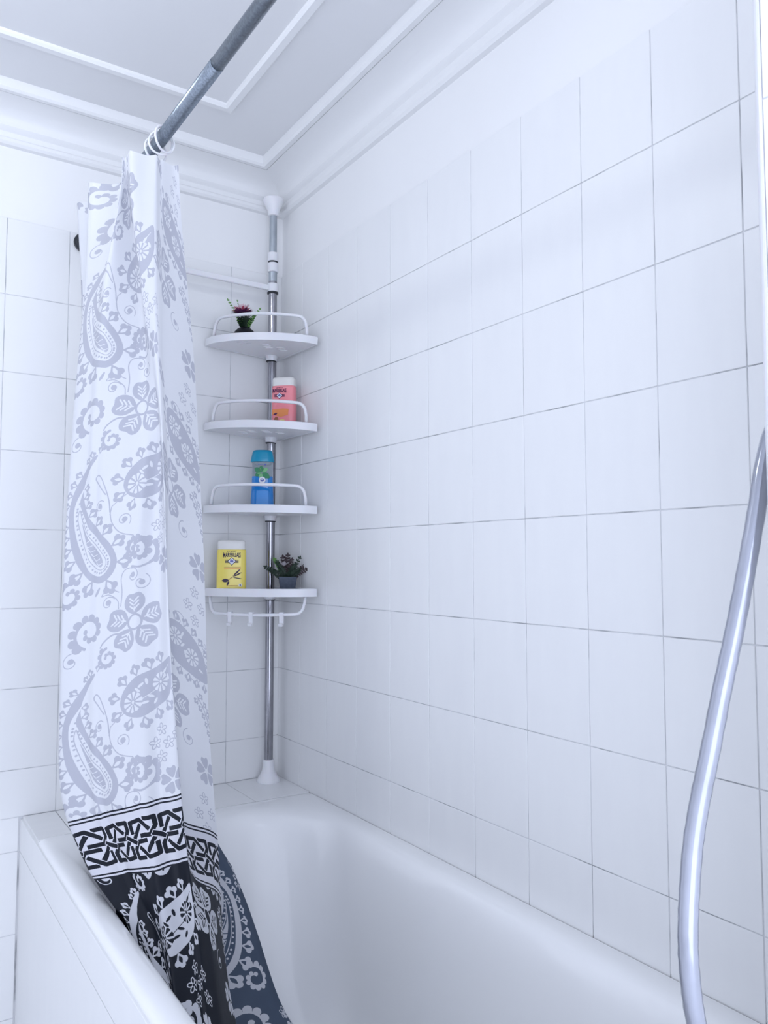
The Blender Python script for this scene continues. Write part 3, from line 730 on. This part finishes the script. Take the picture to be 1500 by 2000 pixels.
def shelf(z, rail_up=True, slots=False, label=None, tilt=0.0):
    """tray with a raised rim, centred on the pole; z = top of the rim"""
    H = .022
    O, I = outline(0), outline(.006)
    zz = L_(z)
    rg = []
    for pts, dz in ((O, -H), (O, -.0015), ([o.lerp(i, .3) for o, i in zip(O, I)], 0), ([o.lerp(i, .8) for o, i in zip(O, I)], 0), (I, -.0015), (I, -H)):
        rg.append([(p.x-PX, p.y-PY, zz+dz) for p in pts])
    rg.append(rg[0])
    me = grid_me(rg, True); 
    tray = link('shelf', me, M['plastic'], cad, smooth=True); autosm(tray, 35)
    if label: tray['label'] = label
    # tray floor with drain slots and the hole for the pole
    bm = bmesh.new(); es = []
    def loop(pts):
        vs = [bm.verts.new((p[0], p[1], 0)) for p in pts]
        for i in range(len(vs)): es.append(bm.edges.new((vs[i], vs[(i+1) % len(vs)])))
    loop([(p.x-PX, p.y-PY) for p in I])
    loop([(.0127*math.cos(-2*PI*k/20), .0127*math.sin(-2*PI*k/20)) for k in range(20)])
    def slot(cx, cy, a, l=.012, w=.0036):
        c, s = math.cos(a), math.sin(a); P = []
        for sx in (1, -1):
            for k in range(5):
                t = -PI/2+PI*k/4; u, v = sx*(l-w)+sx*w*math.cos(t), w*math.sin(t)*sx; P.append((cx-PX+u*c-v*s, cy-PY+u*s+v*c))
        loop(P)
    for i in range(3):
        for s in ((-1, 1) if not slots else (1,)):
            base = Vector((-.125, -.125)); t = Vector((1,-1)).normalized()
            for j in range(2):
                p = base+t*s*(.022+.034*j)+Vector((-.7,-.7))*(.017*i-.017)+Vector((.02,.02))*j
                slot(p.x, p.y, -PI/4)
    if slots:
        for sx_, sy_ in ((-.176,-.138),(-.163,-.126),(-.186,-.120),(-.172,-.110)): slot(sx_, sy_, -PI/4, .009, .0030)
    bmesh.ops.triangle_fill(bm, use_beauty=True, use_dissolve=False, edges=es)
    r = bmesh.ops.extrude_face_region(bm, geom=bm.faces[:])
    for v in [g for g in r['geom'] if isinstance(g, bmesh.types.BMVert)]: v.co.z = .003
    bmesh.ops.translate(bm, verts=bm.verts, vec=(0,0,zz-H+.001))
    link('tray_floor', bm_me(bm), M['plastic'], tray)
    # clamping boss under or over the tray around the pole
    b = lathe('boss', [(.0128,0),(.0155,0),(.0160,.003),(.0180,.014),(.0180,.018),(.0128,.018)] , M['plastic'], tray, (0,0,zz-H-.014), 28)
    lathe('seam_ring', [(.0127,0),(.0155,.0005),(.0155,.0035),(.0127,.004)], M['dark'], tray, (0,0,zz-H-.0172), 28)
    # guard rail following the bowed front
    f = front(40, .012)
    sgn = 1 if rail_up else -1; h = .058 if rail_up else .052
    zb = zz-.004 if rail_up else zz-H+.004
    i0, i1 = 3, len(f)-4
    cum = [0]
    for i in range(1, len(f)): cum.append(cum[-1]+(f[i]-f[i-1]).length)
    path = []
    s0, s1 = cum[i0], cum[i1]; R_ = .026
    def at(s):
        i = max(1, next((k for k in range(len(cum)) if cum[k] >= s), len(cum)-1)); t = (s-cum[i-1])/(cum[i]-cum[i-1]); return f[i-1].lerp(f[i], t)
    lean = .010
    ctl = [(s0-.004, 0), (s0-.002, h*.45)] + [(s0+R_*(1-math.cos(a)), h-R_+R_*math.sin(a)) for a in [k*PI/2/6 for k in range(0, 7)]]
    n = 22
    ctl += [(s0+R_+(s1-s0-2*R_)*k/n, h+.002*math.sin(PI*k/n)) for k in range(1, n)]
    ctl += [(s1-R_*(1-math.cos(a)), h-R_+R_*math.sin(a)) for a in [k*PI/2/6 for k in range(6, -1, -1)]] + [(s1+.002, h*.45), (s1+.004, 0)]
    for s, hh in ctl:
        p = at(min(max(s, 0), cum[-1])); path.append((p.x-PX, p.y-PY, zb+sgn*hh))
    tube('guard_rail' if rail_up else 'hanging_rail', path, .0046, M['plastic'], tray, 10)
    if not rail_up:
        for s in (.30, .49, .74):
            p = at(cum[-1]*(1-s)); zr = zb-h; q = Vector((p.x-PX, p.y-PY, zr))
            bm = bmesh.new()
            pr_ = [(-.006,.0065),(.006,.0065),(.0075,.002),(.0072,-.003),(.007,-.026),(.0085,-.030),(.0135,-.028),(.0135,-.021),(.0105,-.021),(.0098,-.025),(.0095,-.026)]
            # clip on the rail: a small saddle with a hooked tongue below
            prof = [(-.0065,-.004),(-.0065,.0062),(.0065,.0062),(.0065,-.004),(.0045,-.022),(.0110,-.0275),(.0135,-.0235),(.0155,-.0245),(.0125,-.0315),(.004,-.0300),(-.0015,-.024),(-.0035,-.006)]
            d = Vector((-1,-1,0)).normalized(); w = Vector((1,-1,0)).normalized()
            vs = [[bm.verts.new(q+d*a+w*sg*.0056+Vector((0,0,b))) for a, b in prof] for sg in (-1, 1)]
            n_ = len(prof)
            for i in range(n_): bm.faces.new((vs[0][i], vs[0][(i+1) % n_], vs[1][(i+1) % n_], vs[1][i]))
            bm.faces.new(vs[0][::-1]); bm.faces.new(vs[1])
            link('hook', bm_me(bm), M['plastic'], tray)
    if tilt:
        tray.location = (Matrix.Translation((0,0,zz)) @ Matrix.Rotation(tilt, 4, 'Y') @ Matrix.Rotation(tilt*.35, 4, 'X') @ Matrix.Translation((0,0,-zz))).to_translation()
        tray.rotation_euler = (Matrix.Rotation(tilt, 4, 'Y') @ Matrix.Rotation(tilt*.35, 4, 'X')).to_euler()
    return tray
shelf(1.853, True, True, label='top shelf of the pole', tilt=.055)
shelf(1.607, True, label='second shelf from the top', tilt=.05)
shelf(1.374, True, label='third shelf from the top', tilt=.022)
shelf(1.144, False, label='lowest shelf, with a rail and three hooks below')

# ================================================================ THINGS ON THE SHELVES
def text_me(body, size, ext=.0002, shear=0, sx=1.0, bold=0.0):
    c = bpy.data.curves.new('t', 'FONT'); c.body = body; c.size = size; c.align_x = 'CENTER'; c.align_y = 'CENTER'; c.extrude = ext; c.resolution_u = 3; c.offset = bold; c.shear = shear
    o = bpy.data.objects.new('t', c); COL.objects.link(o)
    dg = bpy.context.evaluated_depsgraph_get(); me = bpy.data.meshes.new_from_object(o.evaluated_get(dg))
    bpy.data.objects.remove(o)
    for v in me.vertices: v.co.x *= sx
    return me
def text(name, body, size, m, parent, loc, sx=1.0, bold=0.0, arch=0.0, grow=0.0):
    me = text_me(body, size, sx=sx, bold=bold)
    hw = max(abs(v.co.x) for v in me.vertices)
    for v in me.vertices:
        k = abs(v.co.x)/hw
        if v.co.y < 0 and grow: v.co.y *= 1+grow*k**1.5
        if v.co.y > 0 and grow: v.co.y *= 1+grow*.35*k**2
        v.co.y += arch*k*k
        v.co = Vector((v.co.x, -v.co.z, v.co.y))
    return link(name, me, m, parent, loc)
def flat(name, P, m, parent, y, t=.0003):
    """thin printed or applied shape on the front face (x across, z up)"""
    bm = bmesh.new(); a = [bm.verts.new((x, y-t, z)) for x, z in P]; b = [bm.verts.new((x, y+.0006, z)) for x, z in P]
    n = len(P)
    for i in range(n): bm.faces.new((a[i], a[(i+1) % n], b[(i+1) % n], b[i]))
    bm.faces.new(a[::-1]); bm.faces.new(b)
    bmesh.ops.triangulate(bm, faces=[f for f in bm.faces if len(f.verts) > 4])
    return link(name, bm_me(bm), m, parent)
def ovalsq(hw, hd, z, p=3.4, n=40):
    out = []
    for k in range(n):
        a = 2*PI*k/n; c, s = math.cos(a), math.sin(a)
        out.append((hw*math.copysign(abs(c)**(2/p), c), hd*math.copysign(abs(s)**(2/p), s), z))
    return out
def bottle(name, label, loc, rz, body_m, cap_m, hw, hd, zb, zc, p=4.0, group=None):
    t = thing(name, label, 'bottle', loc, rz, group)
    rg = [ovalsq(hw*.94, hd*.92, 0, p), ovalsq(hw*.99, hd*.98, .003, p), ovalsq(hw, hd, .008, p), ovalsq(hw*1.0, hd, zb*.5, p), ovalsq(hw*.985, hd*.98, zb-.008, p), ovalsq(hw*.965, hd*.96, zb-.001, p), ovalsq(hw*.93, hd*.92, zb, p)]
    o = link('body', grid_me(rg, True, (True, True)), body_m, t, smooth=True); autosm(o, 50)
    rg = [ovalsq(hw*.95, hd*.94, zb, p), ovalsq(hw*.95, hd*.94, zc-.010, p), ovalsq(hw*.93, hd*.90, zc-.004, p), ovalsq(hw*.86, hd*.80, zc-.001, p), ovalsq(hw*.70, hd*.6, zc, p)]
    o = link('cap', grid_me(rg, True, (True, True)), cap_m, t, smooth=True); autosm(o, 50)
    return t
M['yellow'] = mat('yellow_gel_bottle', (.88,.73,.15), .28, coat=.3)
M['pink'] = mat('pink_gel_bottle', (.93,.29,.33), .28, coat=.3)
M['cap'] = mat('ivory_cap', (.80,.79,.76), .35)
M['print_dark'] = mat('dark_print', (.035,.02,.05), .5)
M['print_red'] = mat('red_brown_print', (.35,.12,.06), .5)
M['print_white'] = mat('white_print', (.80,.82,.88), .45)
M['print_blue'] = mat('blue_print', (.10,.12,.40), .5)
M['print_navy'] = mat('plum_print', (.09,.015,.08), .5)
M['cream'] = mat('cream_print', (.86,.66,.25), .5)
M['orange'] = mat('orange_print', (.85,.30,.10), .5)
M['tan'] = mat('tan_print', (.62,.42,.12), .5)
def emblem(t, y, cx, cz, s, ink, fig):
    flat('emblem_bar', [(cx-s*1.55, cz+s*.32), (cx+s*1.55, cz+s*.32), (cx+s*1.55, cz+s*.16), (cx-s*1.55, cz+s*.16)], ink, t, y)
    flat('emblem_bar', [(cx-s*1.55, cz+s*.03), (cx+s*1.55, cz+s*.03), (cx+s*1.55, cz-s*.13), (cx-s*1.55, cz-s*.13)], ink, t, y)
    flat('emblem_bar', [(cx-s*1.55, cz-s*.26), (cx+s*1.55, cz-s*.26), (cx+s*1.55, cz-s*.40), (cx-s*1.55, cz-s*.40)], ink, t, y)
    flat('emblem_border', [(cx-s*1.02, cz), (cx, cz+s*.92), (cx+s*1.02, cz), (cx, cz-s*1.05)], ink, t, y, .0005)
    flat('emblem', [(cx-s*.84, cz), (cx, cz+s*.76), (cx+s*.84, cz), (cx, cz-s*.86)], M['print_white'], t, y, .0008)
    for dx, h in ((-.28,.45),(0,.62),(.26,.4)):
        flat('emblem_figure', [(cx+s*(dx-.13), cz-s*.28), (cx+s*(dx+.13), cz-s*.28), (cx+s*(dx+.10), cz+s*(h-.28)), (cx+s*dx, cz+s*(h-.12)), (cx+s*(dx-.10), cz+s*(h-.28))], fig, t, y, .0011)
def leafp(cx, cz, l, w, a, n=7, bend=0):
    c, s = math.cos(a), math.sin(a); P = []
    for k in range(n+1): u = k/n; P.append((u*l, w*math.sin(PI*u)**.8+bend*u*u))
    for k in range(n-1, 0, -1): u = k/n; P.append((u*l, -w*math.sin(PI*u)**.8+bend*u*u))
    return [(cx+x*c-z*s, cz+x*s+z*c) for x, z in P]
def marseille(t, y, cx, top, k, ink, fig):
    text('lettering', 'LE PETIT', .0058*k, ink, t, (cx, y-.0004, top-.002*k), sx=1.15)
    text('lettering', 'MARSEILLAIS', .0140*k, ink, t, (cx, y-.0004, top-.0115*k), sx=.62, bold=.0003, grow=.75)
    emblem(t, y, cx, top-.0285*k, .0118*k, ink, fig)
ZS = {1:1.853-.018, 2:1.607-.018, 3:1.374-.018, 4:1.144-.018}     # tray floors

# yellow shower gel, bottom shelf, left
YB = (-.188, -.085); PB = (-.050, -.130, -45); BB = (-.113, -.122, -30); P1 = (-.165, -.105); P2 = (-.040, -.140)
fy = .042  # facing angle helper
yb = bottle('shower_gel_bottle', 'yellow shower gel bottle with a white cap on the lowest shelf', (YB[0], YB[1], ZS[4]), math.radians(-24), M['yellow'], M['cap'], .0410, .021, .126, .152)
fr = -.0212
marseille(yb, fr, .001, .122, 1.0, M['print_dark'], M['print_blue'])
text('lettering', 'SHOWER CREAM', .0052, M['print_red'], yb, (.003, fr-.0004, .0755)) if False else None
flat('print_line', [(-.020,.0775),(.026,.0775),(.026,.0758),(-.020,.0758)], M['tan'], yb, fr)
flat('print_line', [(-.020,.0730),(.026,.0730),(.026,.0712),(-.020,.0712)], M['orange'], yb, fr)
flat('pod', leafp(.004, .052, .030, .0022, math.radians(38), bend=.003), M['print_dark'], yb, fr, .0005)
flat('pod', leafp(.004, .050, .028, .0018, math.radians(22), bend=.002), M['print_dark'], yb, fr, .0005)
flat('pod', leafp(.004, .048, .026, .0012, math.radians(-8), bend=.0), M['print_dark'], yb, fr, .0005)
flat('blossom', leafp(-.006, .040, .020, .0050, math.radians(182)), M['print_dark'], yb, fr, .0005)
flat('blossom', leafp(-.006, .038, .014, .0030, math.radians(246)), M['print_dark'], yb, fr, .0005)
flat('stalk', leafp(-.008, .041, .016, .0009, math.radians(35)), M['print_red'], yb, fr, .0004)
flat('print_line', [(-.012,.0262),(.018,.0262),(.018,.0240),(-.012,.0240)], M['tan'], yb, fr)
flat('badge', [(.021,.0225),(.029,.0225),(.029,.0305),(.021,.0305)], M['print_white'], yb, fr)
flat('badge_dot', [(.0232,.0250),(.0268,.0250),(.0268,.0282),(.0232,.0282)], M['print_dark'], yb, fr, .0006)

# pink shower gel, second shelf, turned towards the right wall
pb = bottle('shower_gel_bottle', 'pink shower gel bottle with a white cap on the second shelf', (PB[0], PB[1], ZS[2]), math.radians(PB[2]), M['pink'], M['cap'], .0350, .020, .136, .162)
fr = -.0202
marseille(pb, fr, -.008, .131, .85, M['print_navy'], M['print_blue'])
flat('print_field', [(-.029,.0665),(.004,.0690),(.020,.0665),(.018,.050),(-.004,.044),(-.029,.052)], M['orange'], pb, fr, .0002)
flat('peach', leafp(-.020, .030, .016, .0065, math.radians(70)), M['print_red'], pb, fr, .0005)
flat('peach', leafp(-.012, .028, .022, .0060, math.radians(20)), M['cream'], pb, fr, .0005)
flat('peach_leaf', leafp(-.026, .051, .013, .0030, math.radians(20)), M['print_navy'], pb, fr, .0005)
flat('peach_leaf', leafp(.000, .026, .014, .0022, math.radians(30)), M['print_red'], pb, fr, .0007)

# blue shampoo, third shelf: clear shell, blue liquid, mint leaf label, teal flip cap
M['teal'] = mat('teal_cap', (.0,.27,.45), .3, coat=.2)
M['clear'] = mat('clear_bottle', (.72,.80,.84), .08, trans=.85, ior=1.2)
M['liquid'] = mat('blue_liquid', (.0,.21,.62), .12, coat=.8)
M['leaf_lab'] = mat('mint_green_print', (.03,.22,.09), .45)
M['leaf_lab2'] = mat('light_mint_print', (.18,.45,.20), .45)
bb = thing('shampoo_bottle', 'blue transparent shampoo bottle with teal cap on the third shelf', 'bottle', (BB[0], BB[1], ZS[3]+.002), math.radians(BB[2]))
def ov(s, d, z, p=2.6): return ovalsq(s, d, z, p)
w = .0335
o = link('liquid', grid_me([ov(w*.95,.0185,.0, 2.8), ov(w*1.0,.020,.004, 2.8), ov(w*.97,.0195,.035, 2.8), ov(w*.90,.018,.080, 2.8), ov(w*.885,.0175,.101, 2.8)], True, (True, True)), M['liquid'], bb, smooth=True); autosm(o, 50)
o = link('body', grid_me([ov(w*.885,.0175,.101, 2.8), ov(w*.87,.017,.118, 2.8), ov(w*.86,.0165,.141, 2.8), ov(w*.80,.0150,.145, 2.8)], True, (True, True)), M['clear'], bb, smooth=True); autosm(o, 50)
o['label'] = 'clear upper part of the bottle'
o = link('cap', grid_me([ov(w*.98,.0205,.143), ov(w*1.0,.021,.145), ov(w*.96,.020,.154), ov(w*.86,.0178,.170), ov(w*.76,.0155,.1755), ov(w*.60,.012,.177)], True, (True, True)), M['teal'], bb, smooth=True); autosm(o, 45)
fr = -.0184
for a, l, ww, m_, dx, dz in ((150,.022,.0075,'leaf_lab',-.002,.113),(95,.018,.0070,'leaf_lab',-.001,.113),(35,.020,.0060,'leaf_lab2',.0,.113),(215,.020,.0070,'leaf_lab',-.002,.113),(-35,.026,.0080,'leaf_lab',.001,.111),(255,.016,.0060,'leaf_lab2',-.001,.109),(120,.012,.003,'leaf_lab2',-.002,.115),(190,.012,.0025,'leaf_lab2',-.002,.111)):
    flat('mint_leaf', leafp(dx, dz, l, ww, math.radians(a)), M[m_], bb, fr+ .0004*(a % 3), .0005)
flat('label_disc', [(.001+.0095*math.cos(k*PI/10), .090+.0095*math.sin(k*PI/10)) for k in range(20)], M['print_white'], bb, fr-.0016, .0006)
flat('label_mark', [(.001+.0050*math.cos(k*PI/5), .090+.0045*math.sin(k*PI/5)) for k in range(10)], M['print_blue'], bb, fr-.0020, .0008)
flat('label_mark', [(-.0015,.0925),(.0035,.0925),(.0035,.0905),(-.0015,.0905)], M['print_white'], bb, fr-.0026, .0008)
flat('label_dot', [(.009+.0028*math.cos(k*PI/5), .1345+.0022*math.sin(k*PI/5)) for k in range(10)], M['print_blue'], bb, -.0168, .0006)
flat('label_line', [(-.012,.1355),(.004,.1362),(.004,.1345),(-.012,.1340)], M['print_blue'], bb, -.0168, .0005)
flat('label_window', [(-.015,.008),(.020,.008),(.019,.060),(-.014,.060)], mat('pale_blue_print', (.01,.24,.66), .25, coat=.5), bb, -.0202, .0003)

# ---------------------------------------------------------------- little potted plants
M['leaf'] = mat('dark_green_leaf', (.008,.026,.012), .5, noise=.3, nscale=90)
M['leaf2'] = mat('fresh_green_leaf', (.12,.30,.05), .5, noise=.3, nscale=90)
M['leaf3'] = mat('purple_brown_leaf', (.028,.012,.016), .5)
M['pot_black'] = mat('black_glazed_pot', (.006,.007,.011), .45, spec=.25)
M['pot_grey'] = mat('slate_grey_pot', (.075,.095,.135), .6, noise=.2, nscale=120)
M['soil'] = mat('dark_soil', (.012,.010,.009), .9)
M['pink_petal'] = mat('pink_petal', (.55,.10,.17), .5); M['pale_petal'] = mat('pale_pink_petal', (.85,.70,.75), .5)
M['grey_bloom'] = mat('silvery_bloom', (.50,.46,.50), .7)
def leaf_into(bm, p, d, up, l, w, curl=.15):
    d = Vector(d).normalized(); s = d.cross(Vector(up)).normalized(); n = s.cross(d).normalized(); p = Vector(p)
    rows = [(0,.15),(.3,.85),(.62,1),(.86,.6),(1,.05)]
    vs = []
    for t, k in rows:
        c = p+d*l*t-n*curl*l*t*t
        vs.append([bm.verts.new(c+s*w*k/2+n*w*.12*k), bm.verts.new(c), bm.verts.new(c-s*w*k/2+n*w*.12*k)])
    for i in range(4):
        for j in range(2): bm.faces.new((vs[i][j], vs[i][j+1], vs[i+1][j+1], vs[i+1][j]))
def stem_into(bm, P, r):
    P = [Vector(p) for p in P]
    vs = []
    for i, p in enumerate(P):
        t = (P[min(i+1,len(P)-1)]-P[max(i-1,0)]).normalized(); a = t.cross(Vector((.3,.9,.1))).normalized(); b = t.cross(a)
        vs.append([bm.verts.new(p+(a*math.cos(2*PI*k/5)+b*math.sin(2*PI*k/5))*r) for k in range(5)])
    for i in range(len(P)-1):
        for k in range(5): bm.faces.new((vs[i][k], vs[i][(k+1) % 5], vs[i+1][(k+1) % 5], vs[i+1][k]))
def frond(name, parent, P, m, n=9, l=.008, w=.003, r=.0006, droop=.1):
    """one stem with pairs of small leaves along it"""
    Q = catmull(P, 5); bm = bmesh.new(); stem_into(bm, Q, r)
    for i in range(n):
        t = .22+.76*i/(n-1); k = t*(len(Q)-1); j = min(int(k), len(Q)-2); p = Q[j].lerp(Q[j+1], k-j); d = (Q[j+1]-Q[j]).normalized()
        s = d.cross(Vector((.2,-1,.25))).normalized(); ll = l*(1.15-.55*t)
        for sg in (-1, 1):
            leaf_into(bm, p, d*.55+s*sg*.85+Vector((0, random.uniform(-.3,.3), random.uniform(-.15,.15))), (0,-1,.3), ll, w, droop)
    leaf_into(bm, Q[-1], (Q[-1]-Q[-2]), (0,-1,.3), l*.7, w, droop)
    return link(name, bm_me(bm), m, parent, smooth=True)

# plant in the black pot, top shelf
p1 = thing('potted_plant', 'tiny artificial plant with a pink flower in a round black pot on the top shelf', 'plant', (P1[0], P1[1], ZS[1]+.0085))
lathe('pot', [(.020,0),(.029,.003),(.033,.010),(.033,.018),(.030,.028),(.023,.036),(.017,.0405),(.0155,.040),(.015,.037)], M['pot_black'], p1, (0,0,0), 28)
lathe('soil', [(.0152,.036),(.0152,.0385),(.004,.040)], M['soil'], p1, (0,0,0), 20)
# view-side direction of the shelves: right = (0.83,-0.55), so sprays spread along it
RX, RY = .83, -.55
def vv(u, z, q=0.0): return (RX*u + .55*q*-1, RY*u - .83*q, z)
for u, z, m_, n, l in ((-.046,.104,'leaf2',10,.009),(-.022,.106,'leaf2',9,.006),(.045,.078,'leaf2',9,.008),(.034,.070,'leaf2',8,.007),(.026,.062,'leaf',8,.010),(-.020,.060,'leaf',8,.010),(-.008,.066,'leaf',9,.010),(.012,.066,'leaf',9,.010),(.002,.058,'leaf',8,.011),(-.018,.048,'leaf',9,.012),(-.010,.052,'leaf',9,.013),(.006,.050,'leaf',9,.013),(.016,.050,'leaf',9,.012),(.022,.052,'leaf2',8,.010),(.000,.044,'leaf',8,.012)):
    q = random.uniform(-.008,.012)
    z += .016
    frond('frond', p1, [vv(u*.12, .037), vv(u*.45, .037+(z-.037)*.5, q*.5), vv(u, z, q)], M[m_], n, l, l*.42)
fl = bmesh.new(); stem_into(fl, [vv(0,.038), vv(-.002,.060,.006), vv(-.004,.080,.010)], .0012)
flower1 = link('flower', bm_me(fl), M['leaf'], p1); flower1['label'] = 'pink daisy-like flower head'
def petals(name, parent, c, R, n, m, el0, w, jit=.2, cz=0):
    bm = bmesh.new()
    for k in range(n):
        a = 2*PI*k/n+random.uniform(-jit, jit)*.3; e = el0+random.uniform(-.12,.12)
        d = Vector((math.cos(a)*math.cos(e), math.sin(a)*math.cos(e), math.sin(e)))
        leaf_into(bm, Vector(c)+d*R*.1+Vector((0,0,cz)), d, (0,0,1), R*random.uniform(.85,1.05), w, -.12)
    return link(name, bm_me(bm), m, parent, smooth=True)
fc_ = Vector(vv(-.006,.082,.010))
petals('petals', flower1, fc_, .030, 17, M['print_navy'], .10, .008)
petals('petals', flower1, fc_, .029, 17, M['pink_petal'], .26, .0075, cz=.001)
petals('petals', flower1, fc_, .027, 17, M['pale_petal'], .55, .0085, cz=.003)
petals('petals', flower1, fc_, .021, 14, M['pale_petal'], .95, .008, cz=.004)

# plant in the grey square pot, lowest shelf
p2 = thing('potted_plant', 'tiny dark green artificial plant in a square grey pot on the lowest shelf', 'plant', (P2[0], P2[1], ZS[4]), math.radians(-24))
def sq(h, z, r=.12, n=4):
    pts = []
    for i, (sx, sy) in enumerate(((1,1),(-1,1),(-1,-1),(1,-1))):
        for k in range(n): 
            a = PI/2*i+PI/2*k/(n-1); pts.append((sx*h*(1-r)+h*r*math.cos(a), sy*h*(1-r)+h*r*math.sin(a), z))
    return pts
o = link('pot', grid_me([sq(.0180,0), sq(.0190,.002), sq(.0252,.045), sq(.0258,.049), sq(.0234,.049), sq(.0225,.041)], True, (True, True)), M['pot_grey'], p2, smooth=True); autosm(o, 35)
link('soil', grid_me([sq(.0226,.041), sq(.0226,.044), sq(.010,.048)], True, (True, True)), M['soil'], p2)
ca, sa = math.cos(math.radians(24)), math.sin(math.radians(24))
def v2(u, z, q=0.0):
    x, y, z = vv(u, z, q); return (x*ca-y*sa, x*sa+y*ca, z)
for u, z, m_, n, l in ((-.062,.066,'leaf',9,.013),(-.050,.060,'leaf',9,.013),(-.038,.088,'leaf2',12,.012),(-.028,.080,'leaf',10,.013),(-.014,.092,'leaf3',8,.016),(.000,.098,'leaf3',8,.014),(.012,.086,'leaf3',9,.013),(-.004,.070,'leaf',10,.014),(.022,.072,'leaf',10,.013),(.034,.092,'leaf',7,.012),(.048,.070,'leaf3',9,.012),(.054,.060,'leaf3',8,.012),(.034,.058,'leaf',9,.013),(-.020,.056,'leaf',9,.014),(.006,.060,'leaf',9,.014)):
    q = random.uniform(-.012,.018)
    z += .010
    frond('frond', p2, [v2(u*.1, .042), v2(u*.5, .042+(z-.042)*.48, q*.5), v2(u, z, q)], M[m_], n, l, l*.42, .0009)
bl = petals('bloom', p2, v2(-.008,.080,.018), .015, 16, M['grey_bloom'], .5, .006); bl['label'] = 'silvery grey blossom'
petals('petals', bl, v2(-.008,.082,.020), .010, 12, M['grey_bloom'], 1.0, .005)

# ================================================================ SHOWER HOSE, MIXER AND HANDSET (end wall)
hp = [(-.105,-1.700,1.562),(-.112,-1.700,1.52),(-.165,-1.698,1.445),(-.241,-1.70,1.35),(-.272,-1.70,1.265),(-.295,-1.70,1.201),(-.319,-1.70,1.139),(-.340,-1.70,1.089),(-.363,-1.70,1.029),(-.379,-1.70,.990),(-.392,-1.70,.949),(-.400,-1.70,.900),(-.403,-1.70,.859),(-.400,-1.70,.822),(-.393,-1.70,.787),(-.375,-1.70,.735),(-.335,-1.70,.690),(-.280,-1.70,.672),(-.215,-1.698,.680),(-.150,-1.696,.705),(-.112,-1.695,.755),(-.105,-1.695,.812)]
hq = catmull(hp, 5)
hose = tube('shower_hose', hq, [.0094+.00025*math.sin(i*2.6) for i in range(len(hq))], M['hose'], None, 20)
tag(hose, 'smooth grey shower hose hanging in a loop at the right edge', 'shower hose')
mx = thing('bath_mixer', 'chrome bath mixer on the end wall behind the hose', 'mixer tap', (-.105, YE-.008, .84))
def cyl(name, a, b, r, m, parent, seg=24): return tube(name, [a, b], r, m, parent, seg)
cyl('mixer_body', (-.055,.038,0), (.055,.038,0), .017, M['chrome'], mx)
cyl('wall_inlet', (-.04,.001,0), (-.04,.038,0), .018, M['chrome'], mx); cyl('wall_inlet', (.04,.001,0), (.04,.038,0), .018, M['chrome'], mx)
cyl('hose_outlet', (0,.038,-.032), (0,.038,-.005), .010, M['chrome'], mx)
tube('lever', [(0,.038,.014),(0,.040,.03),(.03,.044,.060)], .006, M['chrome'], mx)
hs = thing('hand_shower', 'chrome hand shower in its wall holder above the mixer', 'hand shower', (-.105, YE-.008, 1.60))
cyl('holder', (0,.001,0), (0,.036,0), .011, M['chrome'], hs)
tube('handle', [(0,.033,-.042),(0,.034,.03),(0,.035,.08)], .0105, M['chrome'], hs)
lathe('spray_head', [(.010,.075),(.026,.085),(.030,.095),(.028,.10),(.005,.10)], M['chrome'], hs, (0,.036,0), 24)

# ================================================================ CEILING LAMP (gives light; above the frame)
lp = thing('ceiling_lamp', 'round white ceiling lamp', 'lamp', (LAMP[0], LAMP[1], ZC))
lathe('base', [(.05,-.012),(.06,-.010),(.06,-.001),(.02,-.001)], M['plastic'], lp, (0,0,0), 32)
lathe('globe', [(.012,-.088),(.036,-.080),(.050,-.060),(.052,-.042),(.046,-.022),(.030,-.011),(.01,-.0105)], mat('lamp_glass', (.9,.9,.9), .4, emit=(.90,.95,1.0), estr=75), lp, (0,0,0), 32)

# added fill light panel over the near half of the bath (above the frame)
lp2 = thing('ceiling_fill_panel', 'added flat fill-light panel on the ceiling over the bath', 'lamp', (-.42, -1.42, ZC))
box('frame', (-.20,-.22,-.022), (.20,.22,-.001), M['plastic'], lp2, .003)
box('diffuser', (-.18,-.20,-.026), (.18,.20,-.0215), mat('fill_panel_glow', (.9,.9,.9), .4, emit=(.80,.84,1.0), estr=1.4), lp2)
